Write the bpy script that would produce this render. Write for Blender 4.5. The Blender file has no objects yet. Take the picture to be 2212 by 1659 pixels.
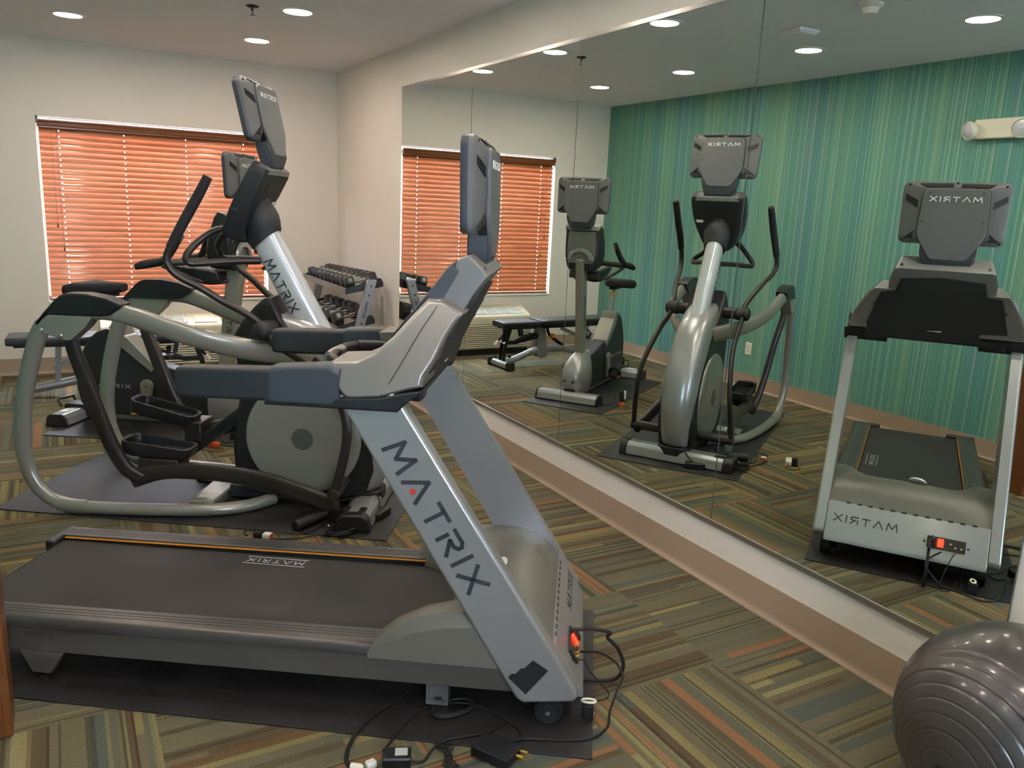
import bpy, bmesh, math, random
from math import sin, cos, pi, radians, sqrt
from mathutils import Vector, Matrix
random.seed(7)
S = bpy.context.scene
COL = S.collection

# ------------------------------------------------------------------ camera
YAW, PITCH, ROLL, FPX = 0.5179, 0.2178, 0.0456, 1733.9
def cam_axes():
    F = Vector((sin(YAW)*cos(PITCH), cos(YAW)*cos(PITCH), -sin(PITCH)))
    R = Vector((cos(YAW), -sin(YAW), 0)); U = R.cross(F)
    return cos(ROLL)*R + sin(ROLL)*U, -sin(ROLL)*R + cos(ROLL)*U, F
R_, U_, F_ = cam_axes()
cam = bpy.data.objects.new('camera', bpy.data.cameras.new('camera'))
COL.objects.link(cam)
cam.data.sensor_width = 36; cam.data.lens = FPX/2212*36
cam.data.clip_start = 0.02
cam.matrix_world = Matrix(((R_.x, U_.x, -F_.x, 0), (R_.y, U_.y, -F_.y, 0), (R_.z, U_.z, -F_.z, 1.55), (0, 0, 0, 1)))
S.camera = cam

# ------------------------------------------------------------------ colour management, world, daylight, added fill
S.view_settings.view_transform = 'Standard'; S.view_settings.look = 'None'
S.view_settings.gamma = 1; S.view_settings.use_curve_mapping = False
S.view_settings.exposure = 1.46
S.cycles.use_denoising = True
S.cycles.max_bounces = 9; S.cycles.diffuse_bounces = 5; S.cycles.glossy_bounces = 6
S.cycles.sample_clamp_indirect = 6.0
LAMP_E, SKY_E, BACK_E = 52.0, 1500.0, 150.0
w = bpy.data.worlds.new('world'); S.world = w; w.use_nodes = True
bg = w.node_tree.nodes['Background']; bg.inputs[0].default_value = (0.75, 0.86, 1, 1); bg.inputs[1].default_value = 1.6
def area(name, loc, target, sx, sy, e, col):
    d = bpy.data.lights.new(name, 'AREA'); d.shape = 'RECTANGLE'; d.size = sx; d.size_y = sy; d.energy = e; d.color = col
    o = bpy.data.objects.new(name, d); COL.objects.link(o); o.location = loc
    o.rotation_euler = (Vector(target)-Vector(loc)).to_track_quat('-Z', 'Y').to_euler()
    return o
area('window_daylight', (0.8, 9.3, 3.1), (0.8, 7.4, 1.0), 3.2, 2.2, SKY_E, (0.80, 0.88, 1.0))
area('rear_daylight', (0.1, -2.6, 2.0), (0.3, 1.5, 1.1), 2.0, 1.6, BACK_E, (0.64, 0.79, 1.0))
area('ceiling_fill', (0.1, -2.4, 0.2), (0.3, 2.5, 3.2), 2.6, 1.6, BACK_E*3.2, (0.86, 0.88, 1.0))  # added fill lamp, out of view, aimed upward to brighten the ceiling

MX = 2.3513                                                  # plane of the mirror
GX, FY, CZ, BY = -0.7794, 7.66, 2.6732, -1.5                 # green wall, window wall, ceiling, back wall

# ------------------------------------------------------------------ materials
def lin(h):
    h = h.lstrip('#'); c = [int(h[i:i+2], 16)/255 for i in (0, 2, 4)]
    return tuple((x/12.92 if x <= .04045 else ((x+.055)/1.055)**2.4) for x in c)+(1,)
MATS = {}
def mat(name, col, rough=.5, metal=0, spec=.5, coat=0, bump=0, bscale=300, var=0, vscale=8, emit=None, es=0):
    m = bpy.data.materials.new(name); m.use_nodes = True
    nt = m.node_tree; b = nt.nodes['Principled BSDF']
    c = lin(col) if isinstance(col, str) else col
    b.inputs['Base Color'].default_value = c; b.inputs['Roughness'].default_value = rough
    b.inputs['Metallic'].default_value = metal; b.inputs['Specular IOR Level'].default_value = spec
    b.inputs['Coat Weight'].default_value = coat; b.inputs['Coat Roughness'].default_value = .12
    tc = nt.nodes.new('ShaderNodeTexCoord')
    if var:
        n = nt.nodes.new('ShaderNodeTexNoise'); n.inputs['Scale'].default_value = vscale; n.inputs['Detail'].default_value = 4
        nt.links.new(tc.outputs['Object'], n.inputs['Vector'])
        mx = nt.nodes.new('ShaderNodeMix'); mx.data_type = 'RGBA'
        mx.inputs[6].default_value = tuple(x*(1-var) for x in c[:3])+(1,); mx.inputs[7].default_value = tuple(min(1, x*(1+var)) for x in c[:3])+(1,)
        nt.links.new(n.outputs[0], mx.inputs[0]); nt.links.new(mx.outputs[2], b.inputs['Base Color'])
    if bump:
        n = nt.nodes.new('ShaderNodeTexNoise'); n.inputs['Scale'].default_value = bscale; n.inputs['Detail'].default_value = 2
        nt.links.new(tc.outputs['Object'], n.inputs['Vector'])
        bp = nt.nodes.new('ShaderNodeBump'); bp.inputs['Strength'].default_value = bump; bp.inputs['Distance'].default_value = .002
        nt.links.new(n.outputs[0], bp.inputs['Height']); nt.links.new(bp.outputs[0], b.inputs['Normal'])
    if emit:
        b.inputs['Emission Color'].default_value = lin(emit); b.inputs['Emission Strength'].default_value = es
    MATS[name] = m
    return m
mat('wall_paint', '#e3dad0', .75, bump=.25, bscale=180, var=.02, vscale=2)
mat('ceiling_paint', '#e4e2e6', .9, bump=.7, bscale=260, var=.05, vscale=60)
mat('baseboard_vinyl', '#a8907a', .5, var=.04)
mat('window_white', '#e8e8e6', .4)
mat('wood_dark', '#74401c', .3, coat=.5, var=.25, vscale=12)
mat('wood_door', '#6b3d1c', .4, coat=.2, var=.2, vscale=14)
mat('mirror_edge', '#58625c', .15, spec=.8)
mat('alu', '#b4b2ae', .28, metal=.9)
mat('silver', '#827f7c', .36, metal=.55, bump=.05, bscale=900)
mat('console_grey', '#727170', .42, metal=.25, bump=.1, bscale=900)
mat('silver_light', '#a2a2a3', .33, metal=.5, coat=.35)
mat('silver_gloss', '#cfd1d6', .22, metal=.3, coat=.6)
mat('frame_grey', '#8d8b82', .35, metal=.35, coat=.35)
mat('hood_grey', '#6e6a60', .42, metal=.15)
mat('deck_grey', '#57524b', .45, metal=.2)
mat('rail_alu', '#524d4b', .36, metal=.55)
mat('plastic_dark', '#222326', .5, bump=.25, bscale=1200)
mat('plastic_slate', '#363a41', .48, bump=.2, bscale=1200)
mat('plastic_grey', '#606062', .45, bump=.15, bscale=1200)
mat('plastic_black', '#1a1a1c', .40, bump=.1, bscale=900)
mat('arm_brown', '#302a27', .38, metal=.25)
mat('rubber', '#141415', .7)
mat('foam', '#17161a', .8, bump=.3, bscale=500)
mat('screen', '#050506', .12, coat=.5)
mat('belt', '#221d1b', .62, var=.12, vscale=5, bump=.2, bscale=1500)
mat('mat_rubber', '#252122', .5, var=.3, vscale=3, bump=.6, bscale=400)
mat('deck_letter', '#45413b', .5)
mat('letter_dark', '#34363b', .5)
mat('letter_pale', '#b9b9b6', .45)
mat('letter_bright', '#f0f0ee', .3, metal=.25)
mat('letter_chrome', '#dcdcdc', .18, metal=.8)
mat('chrome', '#d8d6d2', .12, metal=1)
mat('orange', '#e08a1e', .5)
mat('orange_cord', '#d5531a', .5)
mat('white_plastic', '#dedbd2', .45)
mat('ptac_cream', '#cfc6ae', .5)
mat('cushion', '#1b1c22', .38, coat=.15, bump=.15, bscale=300)
mat('bench_silver', '#9b9c9e', .34, metal=.5)
mat('dumbbell_rubber', '#26262a', .5, bump=.1, bscale=400)
mat('label_silver', '#8b8b8b', .4, metal=.4)
mat('black_metal', '#121214', .4)
mat('ball_vinyl', '#3f3937', .33, coat=.25, bump=.05, bscale=800)
mat('red_lamp', '#ff2010', .4, emit='#ff1808', es=5)
mat('green_led', '#20ff90', .4, emit='#20ff90', es=6)
mat('red_dot', '#c8321e', .5)
mat('gold', '#c9a24e', .3, metal=.8)
mat('ivory', '#e6dfcc', .45)
mat('lamp_glow', '#ffffff', .5, emit='#fff0df', es=LAMP_E)
mat('hub_dark', '#4b4e48', .5)
mat('rack_rail', '#6e6862', .45, metal=.2)
mat('gold_cord', '#8a6a2c', .5)
mat('lens_glass', '#c8c8cc', .15, coat=.5)
mat('grip_sensor', '#cfcac4', .25, metal=.8)

m = mat('mirror_silver', '#dfe9e1', 0.0, metal=1); m.node_tree.nodes['Principled BSDF'].inputs['Base Color'].default_value = (.80, .875, .83, 1)
m = mat('glass', '#ffffff', 0, spec=.5); m.node_tree.nodes['Principled BSDF'].inputs['Transmission Weight'].default_value = 1

def mathn(nt, op, a, b=None, c=None):
    n = nt.nodes.new('ShaderNodeMath'); n.operation = op
    for i, v in enumerate((a, b, c)):
        if v is None: continue
        if isinstance(v, (int, float)): n.inputs[i].default_value = v
        else: nt.links.new(v, n.inputs[i])
    return n.outputs[0]
def ramp(nt, fac, stops, interp='CONSTANT'):
    r = nt.nodes.new('ShaderNodeValToRGB'); r.color_ramp.interpolation = interp
    e = r.color_ramp.elements
    e[0].position = stops[0][0]; e[0].color = lin(stops[0][1]); e[1].position = stops[1][0]; e[1].color = lin(stops[1][1])
    for p, c in stops[2:]:
        x = e.new(p); x.color = lin(c)
    nt.links.new(fac, r.inputs[0]); return r.outputs[0]
def mixc(nt, f, a, b, mode='MIX'):
    n = nt.nodes.new('ShaderNodeMix'); n.data_type = 'RGBA'; n.blend_type = mode
    for i, v in ((0, f), (6, a), (7, b)):
        if isinstance(v, (int, float)): n.inputs[i].default_value = v
        elif isinstance(v, str): n.inputs[i].default_value = lin(v)
        else: nt.links.new(v, n.inputs[i])
    return n.outputs[2]
def comb(nt, x, y, z=0.0):
    n = nt.nodes.new('ShaderNodeCombineXYZ')
    for i, v in enumerate((x, y, z)):
        if isinstance(v, (int, float)): n.inputs[i].default_value = v
        else: nt.links.new(v, n.inputs[i])
    return n.outputs[0]
def white(nt, vec, out='Value'):
    n = nt.nodes.new('ShaderNodeTexWhiteNoise'); n.noise_dimensions = '3D'; nt.links.new(vec, n.inputs['Vector'])
    return n.outputs[out]

def carpet():
    m = mat('carpet', '#6c684e', .95, spec=.1); nt = m.node_tree; b = nt.nodes['Principled BSDF']
    tc = nt.nodes.new('ShaderNodeTexCoord'); sp = nt.nodes.new('ShaderNodeSeparateXYZ'); nt.links.new(tc.outputs['Object'], sp.inputs[0])
    T = 0.595
    u = mathn(nt, 'DIVIDE', mathn(nt, 'SUBTRACT', sp.outputs[0], 1.949), T)
    v = mathn(nt, 'DIVIDE', mathn(nt, 'SUBTRACT', sp.outputs[1], 1.856), T)
    ix, iy = mathn(nt, 'FLOOR', u), mathn(nt, 'FLOOR', v)
    par = mathn(nt, 'PINGPONG', mathn(nt, 'ADD', ix, iy), 1.0)             # 1 when odd: stripes run along x
    par = mathn(nt, 'MAXIMUM', par, mathn(nt, 'GREATER_THAN', ix, -.5))
    fu, fv = mathn(nt, 'FRACT', u), mathn(nt, 'FRACT', v)
    def sel(a, c): return mathn(nt, 'ADD', mathn(nt, 'MULTIPLY', a, mathn(nt, 'SUBTRACT', 1.0, par)), mathn(nt, 'MULTIPLY', c, par))
    across, along = sel(fu, fv), sel(fv, fu)
    tid = comb(nt, ix, iy, 3.3); trnd = white(nt, tid)
    # unequal stripe widths: warp, then count
    warp = mathn(nt, 'MULTIPLY', mathn(nt, 'SINE', mathn(nt, 'ADD', mathn(nt, 'MULTIPLY', across, 19.0), mathn(nt, 'MULTIPLY', trnd, 9.0))), .016)
    a2 = mathn(nt, 'MULTIPLY', mathn(nt, 'ADD', across, warp), 21.0)
    k = mathn(nt, 'FLOOR', a2)
    krnd = white(nt, comb(nt, k, mathn(nt, 'MULTIPLY', ix, 1.7), mathn(nt, 'ADD', iy, 7.1)))
    seg = mathn(nt, 'FLOOR', mathn(nt, 'ADD', mathn(nt, 'MULTIPLY', along, .45), krnd))
    c = white(nt, comb(nt, mathn(nt, 'ADD', k, .3), mathn(nt, 'ADD', mathn(nt, 'MULTIPLY', ix, 3.0), seg), mathn(nt, 'ADD', iy, 1.9)))
    col = ramp(nt, c, [(0, '#746c55'), (.24, '#6b6957'), (.42, '#675c47'), (.52, '#8d7f57'), (.61, '#766e57'), (.76, '#976e4d'), (.82, '#645441'), (.88, '#948a61'), (.925, '#60645a')])
    k3 = mathn(nt, 'FLOOR', mathn(nt, 'MULTIPLY', a2, 3.0))
    c3 = white(nt, comb(nt, k3, mathn(nt, 'ADD', ix, .5), mathn(nt, 'ADD', iy, 4.4)))
    thin = mathn(nt, 'GREATER_THAN', c3, .86)
    col = mixc(nt, mathn(nt, 'MULTIPLY', thin, .55), col, '#3e3828')
    thin2 = mathn(nt, 'LESS_THAN', c3, .07)
    col = mixc(nt, mathn(nt, 'MULTIPLY', thin2, .5), col, '#8f865a')
    rib = mathn(nt, 'SINE', mathn(nt, 'MULTIPLY', across, 2*pi*90))  # shade between the fine ribs, painted as darker lines in the colour
    col = mixc(nt, mathn(nt, 'MULTIPLY', mathn(nt, 'GREATER_THAN', rib, .3), .10), col, '#1e2420')
    n = nt.nodes.new('ShaderNodeTexNoise'); n.inputs['Scale'].default_value = 260; n.inputs['Detail'].default_value = 3
    nt.links.new(tc.outputs['Object'], n.inputs['Vector'])
    col = mixc(nt, .55, col, ramp(nt, n.outputs[0], [(.3, '#6a6a6a'), (.7, '#ffffff')], 'LINEAR'), 'MULTIPLY')
    nt.links.new(col, b.inputs['Base Color'])
    bp = nt.nodes.new('ShaderNodeBump'); bp.inputs['Strength'].default_value = .5; bp.inputs['Distance'].default_value = .003
    nt.links.new(n.outputs[0], bp.inputs['Height']); nt.links.new(bp.outputs[0], b.inputs['Normal'])
carpet()
def wallpaper():
    m = mat('wallpaper', '#4f8f86', .6); nt = m.node_tree; b = nt.nodes['Principled BSDF']
    tc = nt.nodes.new('ShaderNodeTexCoord'); sp = nt.nodes.new('ShaderNodeSeparateXYZ'); nt.links.new(tc.outputs['Object'], sp.inputs[0])
    y = sp.outputs[1]
    def noise(scale, detail=1.0):
        n = nt.nodes.new('ShaderNodeTexNoise'); n.noise_dimensions = '1D'; n.inputs['Scale'].default_value = 1; n.inputs['Detail'].default_value = detail
        nt.links.new(mathn(nt, 'MULTIPLY', y, scale), n.inputs['W']); return n.outputs[0]
    base = ramp(nt, noise(2.6, 2), [(.35, '#669a9c'), (.5, '#6ea497'), (.65, '#80ac96')], 'LINEAR')
    col = mixc(nt, .8, base, ramp(nt, noise(120, 2), [(.3, '#a4bcbc'), (.5, '#c6dcd6'), (.7, '#eef8ee')], 'LINEAR'), 'MULTIPLY')
    k = mathn(nt, 'FLOOR', mathn(nt, 'MULTIPLY', y, 220.0))
    r = white(nt, comb(nt, k, .5))
    col = mixc(nt, mathn(nt, 'MULTIPLY', mathn(nt, 'GREATER_THAN', r, .88), .42), col, '#c2d2b4')
    col = mixc(nt, mathn(nt, 'MULTIPLY', mathn(nt, 'LESS_THAN', r, .12), .3), col, '#3a7078')
    nt.links.new(col, b.inputs['Base Color'])
wallpaper()
def blind_wood():
    m = mat('blind_wood', '#c8733f', .35, coat=.3); nt = m.node_tree; b = nt.nodes['Principled BSDF']
    tc = nt.nodes.new('ShaderNodeTexCoord'); mp = nt.nodes.new('ShaderNodeMapping'); mp.inputs['Scale'].default_value = (1.5, 30, 30)
    n = nt.nodes.new('ShaderNodeTexNoise'); n.inputs['Scale'].default_value = 1.2; n.inputs['Detail'].default_value = 3
    nt.links.new(tc.outputs['Object'], mp.inputs[0]); nt.links.new(mp.outputs[0], n.inputs['Vector'])
    col = ramp(nt, n.outputs[0], [(.3, '#a8603c'), (.7, '#bd7a52')], 'LINEAR'); nt.links.new(col, b.inputs['Base Color'])
    tr = nt.nodes.new('ShaderNodeBsdfTranslucent'); tr.inputs[0].default_value = lin('#e6b08c')
    mx = nt.nodes.new('ShaderNodeMixShader'); mx.inputs[0].default_value = .09
    out = nt.nodes['Material Output']
    nt.links.new(b.outputs[0], mx.inputs[1]); nt.links.new(tr.outputs[0], mx.inputs[2]); nt.links.new(mx.outputs[0], out.inputs[0])
blind_wood()

# ------------------------------------------------------------------ geometry helpers
def V(*a): return Vector(a)
def smooth_path(pts, n=6, closed=False):
    P = [Vector(p) for p in pts]; out = []
    N = len(P)
    for i in range(N if closed else N-1):
        p0 = P[(i-1) % N] if (closed or i > 0) else P[0]*2-P[1]
        p1, p2 = P[i], P[(i+1) % N]
        p3 = P[(i+2) % N] if (closed or i < N-2) else P[-1]*2-P[-2]
        for k in range(n):
            t = k/n; a, b = t*t, t*t*t
            out.append(.5*((2*p1)+(-p0+p2)*t+(2*p0-5*p1+4*p2-p3)*a+(-p0+3*p1-3*p2+p3)*b))
    if not closed: out.append(P[-1])
    return out
class MB:
    def __init__(s): s.v = []; s.f = []
    def add(s, vs, fs):
        o = len(s.v); s.v += [tuple(x) for x in vs]; s.f += [tuple(i+o for i in f) for f in fs]; return s
    def rings(s, R, cap0=True, cap1=True, closed=False):
        n = len(R[0]); vs = [p for r in R for p in r]; fs = []
        m = len(R)
        for i in range(m if closed else m-1):
            j = (i+1) % m
            for k in range(n):
                q = (k+1) % n
                fs.append((i*n+k, i*n+q, j*n+q, j*n+k))
        if not closed:
            if cap0: fs.append(tuple(range(n))[::-1])
            if cap1: fs.append(tuple((m-1)*n+k for k in range(n)))
        return s.add(vs, fs)
    def box(s, x0, x1, y0, y1, z0, z1):
        return s.rings([[(x0, y0, z0), (x1, y0, z0), (x1, y1, z0), (x0, y1, z0)], [(x0, y0, z1), (x1, y0, z1), (x1, y1, z1), (x0, y1, z1)]])
    def prism_y(s, poly, y0, y1): return s.rings([[(x, y0, z) for x, z in poly], [(x, y1, z) for x, z in poly]])
    def prism_x(s, poly, x0, x1): return s.rings([[(x0, y, z) for y, z in poly], [(x1, y, z) for y, z in poly]])
    def prism_z(s, poly, z0, z1): return s.rings([[(x, y, z0) for x, y in poly], [(x, y, z1) for x, y in poly]])
    def cyl(s, p0, p1, r0, r1=None, n=24):
        r1 = r0 if r1 is None else r1; p0, p1 = Vector(p0), Vector(p1); d = (p1-p0).normalized()
        a = d.orthogonal().normalized(); b = d.cross(a)
        return s.rings([[p+(a*cos(2*pi*k/n)+b*sin(2*pi*k/n))*r for k in range(n)] for p, r in ((p0, r0), (p1, r1))])
    def lathe(s, p0, axis, prof, n=32, cap=True):
        p0 = Vector(p0); d = Vector(axis).normalized(); a = d.orthogonal().normalized(); b = d.cross(a)
        return s.rings([[p0+d*t+(a*cos(2*pi*k/n)+b*sin(2*pi*k/n))*max(r, 1e-5) for k in range(n)] for r, t in prof], cap, cap)
    def tube(s, pts, ra, rb=None, n=16, lat=None, sm=5, closed=False, sq=1.0):
        """ra: radius in the bending plane (number or one per point); rb: across; lat: fixed across direction"""
        N = len(pts); ral = ra if isinstance(ra, (list, tuple)) else [ra]*N
        rbl = ral if rb is None else (rb if isinstance(rb, (list, tuple)) else [rb]*N)
        P = smooth_path(pts, sm, closed) if sm > 1 else [Vector(p) for p in pts]
        A = [q.x for q in smooth_path([(r, 0, 0) for r in ral], sm, closed)] if sm > 1 else ral
        B = [q.x for q in smooth_path([(r, 0, 0) for r in rbl], sm, closed)] if sm > 1 else rbl
        M = len(P); R = []; prev = None
        for i, p in enumerate(P):
            t = (P[(i+1) % M]-P[i-1]) if (closed or 0 < i < M-1) else (P[1]-P[0] if i == 0 else P[-1]-P[-2])
            t.normalize()
            if lat is not None: u = Vector(lat)
            elif prev is None: u = t.orthogonal()
            else: u = prev
            u = (u-t*u.dot(t)).normalized(); prev = u; w_ = t.cross(u)
            ring = []
            for k in range(n):
                a = 2*pi*k/n; ca, sa = cos(a), sin(a)
                if sq != 1.0:
                    ca = math.copysign(abs(ca)**sq, ca); sa = math.copysign(abs(sa)**sq, sa)
                ring.append(p+u*(ca*B[i])+w_*(sa*A[i]))
            R.append(ring)
        return s.rings(R, closed=closed)
    def sphere(s, c, r, n=20, m=12, sc=(1, 1, 1)):
        c = Vector(c)
        R = [[c+Vector((r*sc[0]*sin(pi*j/m)*cos(2*pi*k/n), r*sc[1]*sin(pi*j/m)*sin(2*pi*k/n), r*sc[2]*cos(pi*j/m))) for k in range(n)] for j in range(1, m)]
        return s.rings(R)
    def build(s, name, m, parent=None, bevel=0, seg=2, sharp=38, loc=None, rotz=0, wn=True):
        me = bpy.data.meshes.new(name); me.from_pydata(s.v, [], s.f)
        bm = bmesh.new(); bm.from_mesh(me); bmesh.ops.recalc_face_normals(bm, faces=bm.faces); bm.to_mesh(me); bm.free()
        me.materials.append(MATS[m] if isinstance(m, str) else m)
        me.shade_smooth(); me.set_sharp_from_angle(angle=radians(sharp))
        o = bpy.data.objects.new(name, me); COL.objects.link(o)
        if parent is not None: o.parent = parent
        if loc is not None: o.location = loc
        o.rotation_euler.z = rotz
        if bevel:
            b = o.modifiers.new('bevel', 'BEVEL'); b.width = bevel; b.segments = seg; b.limit_method = 'ANGLE'; b.angle_limit = radians(30); b.harden_normals = False
        if wn:
            q = o.modifiers.new('normals', 'WEIGHTED_NORMAL'); q.keep_sharp = True; q.weight = 60
        return o
def rrect(cy, cz, hy, hz, r, n=5):
    pts = []
    for (sy, sz, a0) in ((1, 1, 0), (-1, 1, 90), (-1, -1, 180), (1, -1, 270)):
        for k in range(n+1):
            a = radians(a0+90*k/n); pts.append((cy+sy*(hy-r)+r*cos(a), cz+sz*(hz-r)+r*sin(a)))
    return pts
def pillow(mb, poly, y_in, y_out, inset=.01, d=.01):
    """prism in y with a rounded outer rim; y_in/y_out number or function of (x, z)"""
    fi = y_in if callable(y_in) else (lambda x, z: y_in); fo = y_out if callable(y_out) else (lambda x, z: y_out)
    n = len(poly); area_ = sum(poly[i][0]*poly[(i+1) % n][1]-poly[(i+1) % n][0]*poly[i][1] for i in range(n))
    sg = 1 if area_ > 0 else -1
    def off(k):
        out = []
        for i in range(n):
            a, b, c = Vector(poly[i-1]), Vector(poly[i]), Vector(poly[(i+1) % n])
            e1, e2 = (b-a).normalized(), (c-b).normalized(); nn = Vector((-(e1.y+e2.y), e1.x+e2.x))
            nn = nn.normalized() if nn.length > 1e-6 else Vector((-e1.y, e1.x)); cs = max(.45, nn.dot(Vector((-e1.y, e1.x))))
            out.append(b+nn*(sg*k/cs))
        return out
    R = [[(x, fi(x, z), z) for x, z in poly]]
    for k in range(4):
        a = k/3*pi/2; p = off(inset*(1-cos(a)))
        s_ = 1
        R.append([(x, fo(x0, z0)-math.copysign(d*(1-sin(a)), fo(x0, z0)-fi(x0, z0)), z) for (x, z), (x0, z0) in zip([tuple(q) for q in p], poly)])
    return mb.rings(R)
GL = {'M': (1.1, [[(0, 0), (.14, 1), (.56, .28), (.98, 1), (1.12, 0)]]),
      'V': (1.0, [[(0, 0), (.5, 1), (1.0, 0)]]),
      'A': (.8, [[(0, 0), (.4, 1), (.8, 0)], [(.15, .35), (.65, .35)]]),
      'T': (.85, [[(0, .92), (.85, .92)], [(.425, .92), (.425, 0)]]),
      'R': (.82, [[(.05, 0), (.05, .55)], [(0, .92), (.62, .92), (.78, .8), (.78, .62), (.62, .5), (.3, .5), (.82, 0)]]),
      'I': (.1, [[(.05, 0), (.05, 1)]]),
      'X': (.9, [[(0, 0), (.9, 1)], [(0, 1), (.9, 0)]]),
      'D': (.8, [[(.05, 0), (.05, 1), (.5, 1), (.78, .75), (.78, .25), (.5, 0), (.05, 0)]]),
      'E': (.7, [[(.7, 0), (.05, 0), (.05, 1), (.7, 1)], [(.05, .5), (.6, .5)]]),
      'C': (.8, [[(.8, .95), (.3, 1), (.05, .75), (.05, .25), (.3, 0), (.8, .05)]]),
      'K': (.75, [[(.05, 0), (.05, 1)], [(.75, 1), (.08, .5), (.75, 0)]]),
      'H': (.75, [[(.05, 0), (.05, 1)], [(.7, 0), (.7, 1)], [(.05, .5), (.7, .5)]]),
      'P': (.7, [[(.05, 0), (.05, 1), (.6, 1), (.7, .8), (.7, .6), (.6, .45), (.05, .45)]]),
      'O': (.85, [[(.05, .3), (.3, 0), (.6, 0), (.82, .3), (.82, .7), (.6, 1), (.3, 1), (.05, .7), (.05, .3)]]),
      'N': (.8, [[(.05, 0), (.05, 1), (.75, 0), (.75, 1)]])}
LOGO = 'MVTRIX'
def letters(text, o, u, v, length, height, th=.17, dep=.0008, lift=.0003):
    """stroke lettering: o = start of the baseline, u = reading direction, v = up"""
    o, u, v = Vector(o), Vector(u).normalized(), Vector(v).normalized(); nrm = u.cross(v); mb = MB()
    gap = .42; tot = sum(GL[c][0] for c in text)+gap*(len(text)-1); sx = length/tot; x = 0; t = th*height/2
    for c in text:
        w_, strokes = GL[c]
        for st in strokes:
            P = [o+u*((x+a)*sx)+v*(b*height) for a, b in st]
            for a, b in zip(P[:-1], P[1:]):
                d = (b-a).normalized(); e = nrm.cross(d)*t; a2, b2 = a-d*t*.6, b+d*t*.6
                q = [a2+e, a2-e, b2-e, b2+e]
                mb.rings([[p+nrm*lift for p in q], [p+nrm*(lift+dep) for p in q]])
        if c == 'V' and text == LOGO:
            p = o+u*((x+.5)*sx)+v*(.12*height); mb.cyl(p+nrm*lift, p+nrm*(lift+dep), t*.8, n=10)
        x += w_+gap
    return mb
def thing(name, label, cat, loc=(0, 0, 0), ang=0, group=None):
    o = bpy.data.objects.new(name, None); COL.objects.link(o); o.empty_display_size = .1
    o.location = loc; o.rotation_euler.z = radians(ang); o['label'] = label; o['category'] = cat
    if group: o['group'] = group
    return o
def tag(o, label, cat, group=None):
    o['label'] = label; o['category'] = cat
    if group: o['group'] = group
    return o
def struct(o): o['kind'] = 'structure'; return o
def copy_tree(o, parent=None):
    c = o.copy(); COL.objects.link(c)
    if parent is not None: c.parent = parent
    for ch in list(o.children): copy_tree(ch, c)
    return c
def cord(name, pts, r, m='rubber', parent=None, sm=6, n=8): return MB().tube(pts, r, n=n, sm=sm).build(name, m, parent)

# ------------------------------------------------------------------ room shell
WL, WR, WB, WT = -0.085, 1.70, 0.615, 2.085                  # window opening in the far wall
WALLX = MX+.0075
struct(MB().box(GX-.1, WALLX+.1, BY-.1, FY+.1, -.1, 0).build('floor', 'carpet'))
struct(MB().box(GX-.1, WALLX+.1, BY-.1, FY+.2, CZ, CZ+.1).build('ceiling', 'ceiling_paint'))
struct(MB().box(WALLX, WALLX+.1, BY-.1, FY+.2, 0, CZ).build('wall_right', 'wall_paint'))
struct(MB().box(GX-.1, GX, BY-.1, FY+.2, 0, CZ).build('wall_left', 'wallpaper'))
b = MB(); D_ = .16
for a in ((GX-.1, WL, 0, CZ), (WR, WALLX+.1, 0, CZ), (WL, WR, 0, WB), (WL, WR, WT, CZ)): b.box(a[0], a[1], FY, FY+D_, a[2], a[3])
struct(b.build('wall_far', 'wall_paint'))
b = MB()
for a in ((GX-.1, -.55, 0, CZ), (.75, WALLX+.1, 0, CZ), (-.55, .75, 2.25, CZ), (-.55, .75, 0, 1.0)): b.box(a[0], a[1], BY-.12, BY, a[2], a[3])
struct(b.build('wall_back', 'wall_paint'))
# baseboards (cove base: face plus a lighter toe)
def base_profile(h): return [(0, 0), (.016, 0), (.016, .006), (.008, .016), (.004, .03), (.004, h), (0, h)]
def baseboard(name, p0, p1, inward, h):
    p0, p1, w_ = Vector(p0), Vector(p1), Vector(inward); b = MB()
    b.rings([[p+w_*a+Vector((0, 0, c)) for a, c in base_profile(h)] for p in (p0, p1)])
    return struct(b.build(name, 'baseboard_vinyl'))
baseboard('baseboard_right', (WALLX, BY, 0), (WALLX, FY, 0), (-1, 0, 0), .142)
baseboard('baseboard_left', (GX, BY, 0), (GX, FY, 0), (1, 0, 0), .133)
baseboard('baseboard_far', (GX, FY, 0), (WALLX, FY, 0), (0, -1, 0), .138)
# window_1: frame, sashes, glass, sill, with the daylight behind it
win = bpy.data.objects.new('window_1', None); COL.objects.link(win); struct(win)
fy0 = FY+.10
b = MB()
for a in ((WL, WL+.012, WB, WT), (WR-.012, WR, WB, WT), (WL, WR, WB, WB+.03), (WL, WR, WT-.010, WT)): b.box(a[0], a[1], fy0, fy0+.05, a[2], a[3])
b.build('window_frame', 'window_white', win, bevel=.003)
MB().box(WL+.01, WR-.01, fy0+.02, fy0+.026, WB+.02, WT-.008).build('pane', 'glass', win)
MB().box(WL-.0, WR+.0, FY-.012, FY+.1, WB-.02, WB).build('window_sill', 'window_white', win, bevel=.004)
dr = bpy.data.objects.new('window_2', None); COL.objects.link(dr); struct(dr)
b = MB()
for a in ((-.55, -.49, 1.0, 2.25), (.69, .75, 1.0, 2.25), (-.49, .69, 2.19, 2.25), (-.49, .69, 1.0, 1.06)): b.box(a[0], a[1], BY-.09, BY-.03, a[2], a[3])
b.build('window_frame', 'alu', dr, bevel=.004)
MB().box(-.50, .70, BY-.063, BY-.057, 1.05, 2.20).build('pane', 'glass', dr)

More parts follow.
